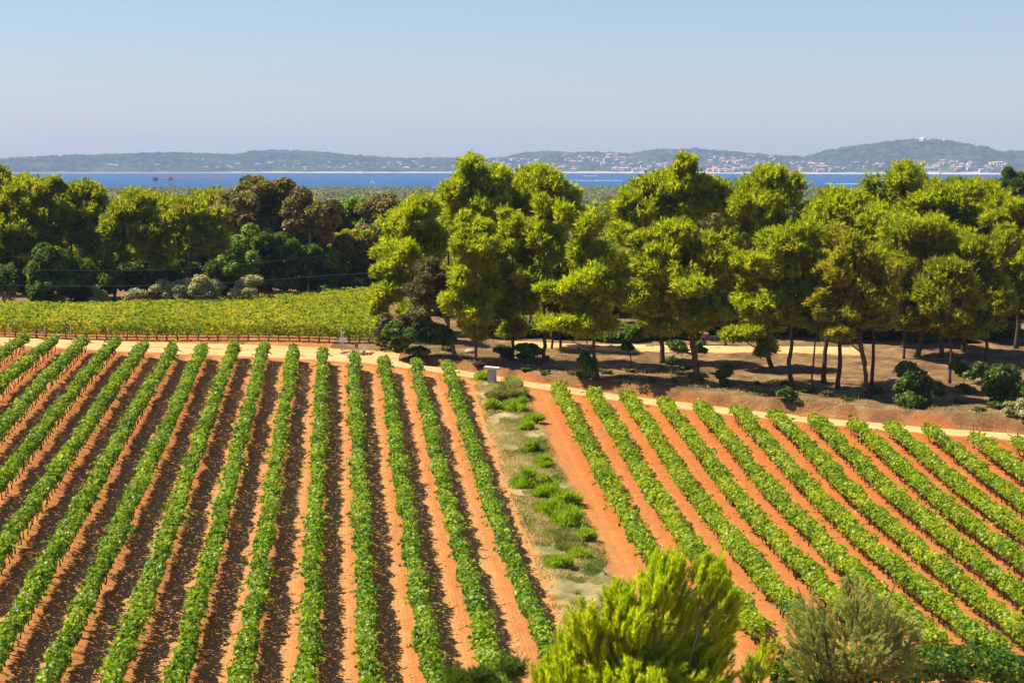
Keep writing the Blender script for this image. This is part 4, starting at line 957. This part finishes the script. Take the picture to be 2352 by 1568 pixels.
# ------------------------------------------------------------------ small built things
# concrete pillar with a slab at the track
b = at(1130, 882); s = b[1] / FPX
o = root('concrete_pillar', b, 'square speckled concrete pillar with a pale flat stone slab on top, beside the track', 'pillar', rz=math.radians(-12))
mb = MB(); mb.box((0, 0, 17 * s), (18 * s, 16 * s, 36.5 * s)); ob = mb.build('shaft', MAT['concrete'], o)
mb = MB(); mb.box((-9.5 * s, -8 * s - .012, 26 * s), (.02, .03, .14)); mb.box((-9.5 * s, -8 * s - .012, 15 * s), (.02, .03, .14)); mb.box((-2 * s, -8 * s - .012, 22 * s), (.015, .02, .05)); mb.build('hinge', MAT['metal_dark'], o)
mb = MB(); mb.box((0, 0, 37.8 * s), (34 * s, 24 * s, 4.2 * s), tilt=.07); mb.box((0, 0, 35.6 * s), (20 * s, 18 * s, 1.0 * s)); mb.build('slab', MAT['slab'], o)
# sign post with arrow boards and a notice
b = at(784.7, 808); s = b[1] / FPX
o = root('sign_post', b, 'wooden post with three pale arrow boards at the edge of the track', 'signpost')
mb = MB(); mb.tube([[0, 0, -.2], [0, 0, 51 * s]], [.045, .04], 8); mb.build('post', MAT['post_wood'], o, smooth=True)
for (dx, vz, ln, rz) in ((-3.5, 759, 10, .1), (4.0, 763, 9, -.5), (.8, 767, 7.5, .3)):
    mb = MB(); z = (808 - vz) * s; d = np.array([dx * s, -.07, z]); L = ln * s; sg = 1 if dx > 0 else -1
    P = np.array([[-L / 2, 0, -.055], [L / 2 - .06, 0, -.055], [L / 2, 0, 0], [L / 2 - .06, 0, .055], [-L / 2, 0, .055]]) * [sg, 1, 1]
    P = np.concatenate([P + [0, -.012, 0], P + [0, .012, 0]]); c, q = math.cos(rz), math.sin(rz)
    P = np.stack([P[:, 0] * c - P[:, 1] * q, P[:, 0] * q + P[:, 1] * c, P[:, 2]], 1) + d
    mb.add(P, [(0, 1, 2, 3, 4), (9, 8, 7, 6, 5)] + [(i, i + 5, (i + 1) % 5 + 5, (i + 1) % 5) for i in range(5)]); mb.build('arrow_board', MAT['slab'], o)
b = at(788, 815); s = b[1] / FPX
o = root('notice_board', b, 'white notice board with small dark print on a thin steel pole before the arrow post', 'notice')
mb = MB(); mb.tube([[0, 0, -.2], [0, 0, 41 * s]], .022, 8); mb.build('pole', MAT['steel'], o, smooth=True)
mb = MB(); mb.box((0, -.04, 34.3 * s), (16.7 * s, .03, 11.4 * s)); pn = mb.build('panel', MAT['sign_white'], o)
mb = MB()
for r, (wd, hh) in enumerate(((7, .9), (11, .55), (9.5, .5), (8.5, .5), (12.5, .8))):
    g = np.random.default_rng(r); x = -wd / 2
    while x < wd / 2:
        w = g.uniform(.35, 1.3); mb.box(((x + w / 2) * s, -.058, (38.2 - 2.0 * r) * s), (w * s, .004, hh * s)); x += w + .35
mb.build('print', MAT['ink'], pn)
# red boards and the stone heap
b = at(819, 812); s = b[1] / FPX
o = root('red_board', b, 'pair of small dark red boards on a short stake behind the stone heap', 'board')
mb = MB(); mb.tube([[0, .06, -.1], [0, .06, .85]], .03, 7); mb.build('stake', MAT['post_wood'], o)
for dx in (-2.2, 2.2):
    mb = MB(); mb.box((dx * s, 0, 17 * s), (3.6 * s, .03, 8 * s), rz=dx * .12); mb.build('board', MAT['maroon'], o)
b = at(823, 814)
g = np.random.default_rng(900); mb = MB()
for k in range(70):
    px = g.normal(0, .62); c = np.array([px, g.normal(0, .3), abs(g.normal(0, .16)) + .06])
    V = sphere_dirs(9, g) * g.uniform(.07, .2) * [1.5, 1, .7]
    mb.n0 = None
    bmv = np.concatenate([[[-1, -1, -1], [1, -1, -1], [1, 1, -1], [-1, 1, -1], [-1, -1, 1], [1, -1, 1], [1, 1, 1], [-1, 1, 1]]]).astype(float)
    sc = g.uniform(.05, .13) * np.array([1.6, 1, .7]); a = g.uniform(0, 3.1)
    P = bmv * sc * g.uniform(.65, 1.1, (8, 3)); P = np.stack([P[:, 0] * math.cos(a) - P[:, 1] * math.sin(a), P[:, 0] * math.sin(a) + P[:, 1] * math.cos(a), P[:, 2]], 1) + c
    mb.add(P, [(0, 3, 2, 1), (4, 5, 6, 7), (0, 1, 5, 4), (1, 2, 6, 5), (2, 3, 7, 6), (3, 0, 4, 7)])
ob = mb.build('stone_heap', MAT['rock'], None, loc=b); put(ob, 'low heap of pale broken stones and old wood between track and far vines', 'stone heap')
# stump
b = at(1256, 834); mb = MB(); mb.tube([[0, 0, -.2], [0, 0, .08], [.02, 0, .3], [.04, 0, .62]], [.34, .26, .22, .21], 12)
o = root('tree_stump', b, 'short sawn tree stump beside the bent dark trunk', 'stump'); mb.build('stump', MAT['bark'], o, smooth=False)
mb = MB(); mb.tube([[.04, 0, .615], [.04, 0, .635]], .185, 12); mb.build('sawn_top', MAT['post_wood'], o)
# a few boulders on the bank
for k, (u, v, r, lab) in enumerate([(1080, 811, .35, 'pale boulder at the foot of the slim cone-shaped pine'), (1357, 872, .12, 'small pale stone at the lip of the red bank'), (2203, 925, .12, 'small white stone in the shaded bank below the round dark bush')]):
    b = at(u, v); g = np.random.default_rng(950 + k); mb = MB()
    n, m = 7, 10; P = []
    for i in range(n):
        for j in range(m):
            th = math.pi * (i + .5) / n; ph = 2 * math.pi * j / m; q = r * g.uniform(.85, 1.1); P.append([q * math.sin(th) * math.cos(ph) * 1.4, q * math.sin(th) * math.sin(ph), q * math.cos(th) * .7 + r * .4])
    mb.add(P, [(i * m + j, (i + 1) * m + j, (i + 1) * m + (j + 1) % m, i * m + (j + 1) % m) for i in range(n - 1) for j in range(m)] + [tuple(range(m)), tuple((n - 1) * m + j for j in range(m))[::-1]])
    put(mb.build('boulder', MAT['rock'], None, loc=b, smooth=True), lab, 'boulder')
# leaning posts at the corner of the far field
for k, (u, v0, v1, lab) in enumerate([(23, 749, 780, 'leaning wooden post nearest the left frame edge, before the far field'), (104, 748, 780, 'thin wooden post before the far field, second from the left'),
                                      (166, 749, 782, 'pale wooden post before the far field, third from the left'), (251, 751, 784, 'leaning wooden post before the far field, fourth from the left')]):
    b = at(u, v1 + 4); s = b[1] / FPX; mb = MB(); h = (v1 + 4 - v0) * s
    mb.tube([[0, 0, -.2], [(.02 if k % 2 else -.02) - .08, 0, h * .6], [-.10 if k != 1 else 0, 0, h]], [.05, .047, .045], 7)
    put(mb.build('wooden_post', MAT['post_wood'], None, loc=b, smooth=True), lab, 'post', 'leaning posts before the far field')
# utility pole and its wires
PY = 190.0
x = ray(1029, VH)[0] * PY; pb = np.array([x, PY, float(ground_z(x, PY))]); ptop = lift(1029, 536, PY)
o = root('utility_pole', pb, 'dark wooden utility pole rising among the pines at the grove\'s left end', 'utility pole')
mb = MB(); mb.tube([[0, 0, -.3], ptop - pb], [.15, .10], 9); mb.build('pole', MAT['bark'], o, smooth=True)
mb = MB(); mb.box((0, -.1, ptop[2] - pb[2] - .25), (.7, .08, .08)); mb.build('cross_arm', MAT['metal_dark'], o)
def wire(label, pts):
    P = np.array([lift(u, v, d) for u, v, d in pts]); t = np.linspace(0, len(P) - 1, 40)
    Q = np.stack([np.interp(t, range(len(P)), P[:, k]) for k in range(3)], 1)
    for _ in range(3): Q[1:-1] = (Q[:-2] + 2 * Q[1:-1] + Q[2:]) / 4
    mb = MB(); mb.tube(Q - Q[0], .017, 5); put(mb.build('power_line', MAT['cable'], None, loc=Q[0]), label, 'power line')
wire('upper black wire sagging left from the utility pole across the wood', [(1029, 540, 189.8), (946, 561, 184), (864, 573, 178), (716, 590, 178), (603, 603, 180), (480, 613, 183), (363, 620, 187), (204, 622, 195), (0, 618, 206), (-60, 615, 210)])
wire('lower black wire crossing above the olive trees', [(956, 615, 172), (861, 626, 172), (739, 633, 175), (620, 643, 178), (514, 651, 182), (363, 656, 187), (200, 657, 193), (0, 655, 203), (-60, 653, 206)])
wire('short black wire running right from the utility pole into the pines', [(1029, 540, 189.8), (1060, 548, 189), (1100, 560, 187)])
# parked farm machine: straddle frame with two wheels and red motor boxes
b = at(1640, 793); s = b[1] / FPX
o = root('farm_machine', b, 'parked low farm machine with red ends, black wheels and white hood behind the path', 'farm machine')
mb = MB(); mb.box((0, 0, .52), (2.5, .35, .16)); mb.box((-.2, .15, .72), (1.3, .5, .22)); mb.box((.5, -.2, .42), (1.6, .1, .08)); mb.build('frame', MAT['metal_dark'], o)
for dx in (-1.05, 1.05):
    mb = MB(); mb.disc((dx, -.15, .34), .34, .2, n=18); w = mb.build('wheel', MAT['rubber'], o)
    mb = MB(); mb.disc((dx, -.15, .34), .15, .23, n=12); mb.build('rim', MAT['steel'], w)
    mb = MB(); mb.box((dx * .97, -.1, .86), (.36, .42, .34), taper=.85); mb.build('motor_box', MAT['red_paint'], o)
mb = MB(); mb.box((1.02, 0, 1.14), (.95, .7, .2), taper=.75); mb.box((1.02, 0, 1.27), (.68, .5, .06), taper=.7); mb.build('hood', MAT['white_paint'], o)
mb = MB(); mb.box((-1.05, 0, 1.17), (1.05, .8, .05), tilt=.14); mb.tube([[-1.05, .1, .9], [-1.05, .1, 1.17]], .04, 6); mb.build('canopy', MAT['steel'], o)
mb = MB(); mb.tube([[.62, 0, .6], [.62, 0, 1.32], [.8, 0, 1.36]], .05, 7); mb.build('exhaust', MAT['steel'], o)
# ------------------------------------------------------------------ crane over the far wood
CY = 1400.0; cs = CY / FPX
cx = ray(390.5, VH)[0] * CY; cz = 3.0 + float(ground_z(cx, CY)) * 0
cb = np.array([cx, CY, float(ground_z(cx, CY))]); zj = CAMZ - (412 - VH) * cs - cb[2]; zt = CAMZ - (403.5 - VH) * cs - cb[2]
o = root('tower_crane', cb, 'orange lattice tower crane with a long jib standing over the far wood', 'crane')
def lattice(mb, p0, p1, w, n, r):
    p0 = np.array(p0, float); p1 = np.array(p1, float); ax = unit((p1 - p0)[None])[0]; u = np.array([0, 1., 0]); v = np.cross(ax, u)
    cor = [(u * a + v * c) * w / 2 for a, c in ((1, 1), (1, -1), (-1, -1), (-1, 1))]
    for c in cor: mb.tube([p0 + c, p1 + c], r, 4)
    for i in range(n):
        a = p0 + (p1 - p0) * i / n; e = p0 + (p1 - p0) * (i + 1) / n
        for k in range(4):
            mb.tube([a + cor[k], e + cor[(k + 1) % 4]], r * .6, 3, cap=False)
mb = MB(); lattice(mb, (0, 0, 0), (0, 0, zj), 1.7, 12, .13); mb.build('mast', MAT['crane_paint'], o)
mb = MB(); mb.box((.3, 0, zj + .4), (2.6, 2.2, 1.3)); lattice(mb, (0, 0, zj + .6), (0, 0, zt), 1.1, 3, .15); mb.build('tower_head', MAT['crane_paint'], o)
mb = MB(); lattice(mb, (.5, 0, zj + .8), (143 * cs, 0, zj + 1.6), 1.1, 26, .07); mb.build('jib', MAT['crane_paint'], o)
mb = MB(); lattice(mb, (-.5, 0, zj + .6), (-38 * cs, 0, zj + .5), .9, 7, .09); mb.build('counter_jib', MAT['crane_paint'], o)
mb = MB(); mb.box((-34 * cs, 0, zj + .1), (10.5 * cs, 2.6, 9 * cs)); mb.build('counterweight', MAT['counterweight'], o)
mb = MB(); mb.tube([(0, 0, zt), (70 * cs, 0, zj + 1.6)], .06, 4); mb.tube([(0, 0, zt), (-30 * cs, 0, zj + 1)], .06, 4); mb.build('tie_rod', MAT['metal_dark'], o)
mb = MB(); mb.tube([(42 * cs, 0, zj + .5), (42 * cs, 0, zj - 5)], .05, 4); mb.box((42 * cs, 0, zj - 5.3), (.5, .5, .8)); mb.build('hook_line', MAT['metal_dark'], o)

# ------------------------------------------------------------------ boats and wakes
def sea_pt(u, v):
    d = ray(u, v); y = CAMZ / -d[2]; return np.array([d[0] * y, y, 0.0])
def sailboat(label, u, v, hpx, lean=.12, wake=0):
    b = sea_pt(u, v); s = b[1] / FPX; H = hpx * s; L = H * .75
    o = root('sailboat', b, label, 'sailboat', 'sailboats on the bay')
    mb = MB(); st = np.linspace(-1, 1, 9); hull = []
    for q in st:
        w = L * .14 * (1 - max(q, 0) ** 2 * .98) * (1 if q > -.9 else .8); z = L * .10
        hull.append([[q * L / 2, -w, z], [q * L / 2, -w * .6, 0], [q * L / 2, w * .6, 0], [q * L / 2, w, z]])
    P = np.array(hull).reshape(-1, 3); F = []
    for i in range(8):
        for k in range(4): F.append((i * 4 + k, (i + 1) * 4 + k, (i + 1) * 4 + (k + 1) % 4, i * 4 + (k + 1) % 4))
    F += [(0, 1, 2, 3), (35, 34, 33, 32)]
    mb.add(P, F); mb.build('hull', MAT['hull'], o)
    mb = MB(); mb.tube([(0, 0, L * .08), (lean * H * .3, lean * H, H)], [.09, .05], 6); mb.build('mast', MAT['mast'], o)
    def sail(nm, pts):
        P = np.array(pts, float); th = np.array([0, .06, 0]); V = np.concatenate([P - th, P + th]); n = len(P)
        mb = MB(); mb.add(V, [tuple(range(n)), tuple(range(2 * n - 1, n - 1, -1))] + [(i, i + n, (i + 1) % n + n, (i + 1) % n) for i in range(n)]); mb.build(nm, MAT['sail'], o)
    mx, my = lean * H * .3, lean * H
    sail('mainsail', [(-.02 * L, 0, L * .2), (-.45 * L, .04 * L, L * .22), (-.30 * L + mx * .4, my * .45, H * .5), (-.10 * L + mx * .8, my * .85, H * .85), (mx - .05, my, H * .98)])
    sail('jib', [(.04 * L, 0, L * .18), (.46 * L, -.03 * L, L * .13), (.25 * L + mx * .5, my * .5, H * .5), (mx + .1, my * .9, H * .88)])
    return o
sailboat('white sailboat with tall sails between the left tree tops', 66, 432, 18)
sailboat('white sailboat under full sail in the middle of the bay', 855, 423, 19)
sailboat('small white sailboat close to the far beach', 838, 400, 9)
sailboat('white sailboat with its jib set, right of the long foam trail', 1979, 430, 20)
def motorboat(label, u, v, L, wl=0, sgn=1):
    b = sea_pt(u, v); o = root('motorboat', b, label, 'motorboat', 'motorboats on the bay')
    mb = MB(); mb.box((0, 0, .9), (L, L * .3, 1.8), taper=1.1); mb.build('hull', MAT['hull'], o)
    mb = MB(); mb.box((-.1 * L, 0, 2.4), (L * .4, L * .22, 1.6), taper=.8); mb.build('cabin', MAT['white_paint'], o)
    if wl:
        g = np.random.default_rng(int(u)); n = 60; xs = np.linspace(0, wl, n) * sgn
        w = 1.0 + 2.2 * g.random(n); z = .25 + .5 * g.random(n)
        P = np.concatenate([np.stack([xs, -w * 2, 0 * xs + .05], 1), np.stack([xs, 0 * xs, z], 1), np.stack([xs, w * 2, 0 * xs + .05], 1)])
        F = [(i, i + 1, n + i + 1, n + i) for i in range(n - 1)] + [(n + i, n + i + 1, 2 * n + i + 1, 2 * n + i) for i in range(n - 1)]
        mb = MB(); mb.add(P, F); ob = mb.build('wake', MAT['foam'], None, loc=b); put(ob, 'foam trail of the ' + ' '.join(label.split()[:11]), 'wake', 'foam trails on the bay', 'stuff')
motorboat('white motorboat drawing a foam trail left of the right sailboat', 1900, 423, 9, 130, 1)
motorboat('small motorboat with foam trail in the gap left of the tall pine', 1322, 415, 8, 120, 1)
motorboat('white motorboat near the beach above the gap in the grove', 1296, 402, 12, 0)
motorboat('motorboat with a short foam trail below the far village', 1342, 404, 9, 45, 1)
motorboat('white motorboat with foam near the beach, left of the far wide hill', 1700, 403, 9, 50, 1)
motorboat('white moored motorboat off the beach before the far hotels', 1768, 402, 11, 0)
motorboat('white moored motorboat off the beach, first right of another', 1858, 401, 11, 0)
motorboat('moored white motorboat before the right-hand harbour', 2240, 403, 12, 0)
# masts of the harbour
for k in range(16):
    g = np.random.default_rng(3000 + k)
    u = [2268, 2276, 2283, 2291, 2299, 2307, 2316, 2326, 2335, 2344, 1822, 1836, 1848, 1938, 1955, 2290][k]; b = sea_pt(u, 401.5 if u < 2000 else 403.5)
    o = root('moored_yacht', b, 'moored yacht with bare mast in front of the far beach', 'yacht', 'moored yachts with bare masts')
    mb = MB(); mb.box((0, 0, .8), (9, 3, 1.6), taper=1.1); mb.build('hull', MAT['hull'], o)
    mb = MB(); mb.tube([(0, 0, 1), (0, 0, 14 + 6 * g.random())], [.16, .1], 5); mb.build('mast', MAT['mast'], o)

# ------------------------------------------------------------------ houses on the far hills
def house_mesh(w, d, h, rh, flat=False):
    mb = MB(); mb.box((0, 0, h / 2 - 2), (w, d, h + 4), mi=0)
    if flat: mb.box((0, 0, h + .3), (w + .6, d + .6, .6), mi=1)
    else:
        e = .6
        P = [(-w / 2 - e, -d / 2 - e, h), (w / 2 + e, -d / 2 - e, h), (w / 2 + e, d / 2 + e, h), (-w / 2 - e, d / 2 + e, h), (-w / 2 + d * .35, 0, h + rh), (w / 2 - d * .35, 0, h + rh)]
        mb.add(P, [(0, 1, 5, 4), (1, 2, 5), (2, 3, 4, 5), (3, 0, 4), (3, 2, 1, 0)], 1)
    # windows as dark recesses on the seaward front
    nw = max(2, int(w / 4))
    for fl in range(max(1, int(h / 3))):
        for i in range(nw):
            mb.box((-w / 2 + (i + .5) * w / nw, -d / 2 - .05, 1.7 + 3 * fl), (1.3, .16, 1.5), mi=2)
    return mb
glass = plain('dark_window', (.03, .04, .05), (.06, .07, .09), 1, .3, .5)
protos = []
for (w, d, h, rh, fl) in ((13, 9, 5, 2.2, 0), (18, 10, 6, 2.6, 0), (10, 8, 6.5, 2, 0), (24, 11, 7, 2.6, 0), (34, 13, 12, 1, 1), (48, 14, 15, 1, 1), (22, 13, 9, 1, 1)):
    ob = house_mesh(w, d, h, rh, fl).build('far_house', [MAT['flat_wall'] if fl else MAT['house_wall'], MAT['flat_wall'] if fl else MAT['house_roof'], glass]); protos.append(ob)
def far_house(u, v, k, label, group, name='far_house'):
    # walk the slope to the point seen at (u, v)
    d = ray(u, v); ys = np.arange(7000, 10200, 10.0); z, t = hill_z(d[0] * ys, ys)
    hit = np.where((CAMZ + d[2] * ys < z + 1) & (t > .02))[0]
    if len(hit) == 0: return
    y = ys[hit[0]]; c = protos[k].copy(); COL.objects.link(c); c.name = name
    c.location = (d[0] * y, y, float(z[hit[0]]) + 5.5); c.rotation_euler = (0, 0, random.uniform(-.5, .5))
    put(c, label, 'house' if k < 4 else 'apartment block', group)
hg = np.random.default_rng(4000)
SPOTS = [(540, 1010, 376, 391, 34), (250, 540, 372, 392, 10), (1040, 1300, 371, 393, 58), (1200, 1330, 386, 394, 14), (1290, 1450, 357, 378, 40), (1380, 1640, 378, 395, 34), (1640, 1790, 358, 372, 14), (1620, 1900, 372, 393, 62),
         (1400, 1960, 391, 396.5, 44), (1950, 2230, 375, 392, 34), (2120, 2352, 376, 396, 40)]
HL = ['small pale house with terracotta roof among the trees of the far hillside', 'small pale seafront house with terracotta roof by the far beach']
for (u0, u1, v0, v1, n) in SPOTS:
    for i in range(n):
        u = hg.uniform(u0, u1); rv = float(np.interp(u, RIDGE[:, 0], RIDGE[:, 1])); v = max(hg.uniform(v0, v1), rv + 4)
        sea = v > 391
        far_house(u, v, int(hg.choice([0, 1, 2, 3, 1, 0])), HL[1] if sea else HL[0], 'houses by the far beach' if sea else 'houses on the far hillside')
for (u, v, k, lab) in [(1085, 378, 5, 'long pale apartment block on the left slope of the far village'), (1172, 380, 5, 'long pale apartment block right of another in the far village'), (1140, 383, 4, 'pale apartment block in the middle of the far village'),
                       (1205, 390, 5, 'long low pale building near the shore of the far village'), (1345, 358, 4, 'large pale building crowning the far village hill'), (1323, 360, 6, 'pale church-like block at the top of the far village hill'),
                       (1262, 391, 4, 'pale block by the beach above the grove gap'), (2325, 391, 6, 'tall pale building by the right-hand harbour'), (2318, 394, 4, 'wide pale building at the foot of the harbour tower block'),
                       (1395, 373, 4, 'grey apartment block below the far village'), (1425, 372, 4, 'grey apartment block right of another below the far village'), (2205, 378, 6, 'pale block on the lower slope of the highest hill')]:
    far_house(u, v, k, lab, 'apartment blocks across the bay', 'apartment_block')
for ob in protos: bpy.data.objects.remove(ob)
# white domes and masts of the station on the highest hill
for (u, r, lab) in [(2115, 7, 'white dome building left on the summit of the highest hill'), (2121, 9, 'white dome building right on the summit of the highest hill'), (2169, 6, 'small white hut beside the summit of the highest hill')]:
    v = float(np.interp(u, RIDGE[:, 0], RIDGE[:, 1])); d = ray(u, v); ys = np.arange(7500, 9500, 10.); z, t = hill_z(d[0] * ys, ys); k = int(np.argmax(np.where(t < 1.02, z, -9)))
    o = root('radar_dome', (d[0] * ys[k], ys[k], z[k]), lab, 'dome')
    mb = MB(); mb.tube([(0, 0, -3), (0, 0, 8), (0, 0, 8 + r * .5), (0, 0, 8 + r * .9)], [r * .8, r * .8, r * .75, r * .3], 12); mb.build('dome', MAT['white_paint'], o)
    mb = MB(); mb.box((r * .6, 2, 4), (r * 1.2, r, 10)); mb.build('base_building', MAT['white_paint'], o)

# ------------------------------------------------------------------ sea air
mb = MB(); mb.box((0, 5900, 89), (12000, 12200, 204))
hz = mb.build('haze', None, None)
hz.data.materials.clear()
m, nt, out = new_mat('sea_air')
v = N(nt, 'ShaderNodeVolumePrincipled'); v.inputs['Density'].default_value = 6.5e-5; v.inputs['Color'].default_value = (.46, .63, 1.0, 1); v.inputs['Anisotropy'].default_value = 0.0
nt.links.new(v.outputs[0], out.inputs['Volume']); hz.data.materials.append(m)
put(hz, 'pale sea air between the woods and the far hills', 'haze', kind='stuff')
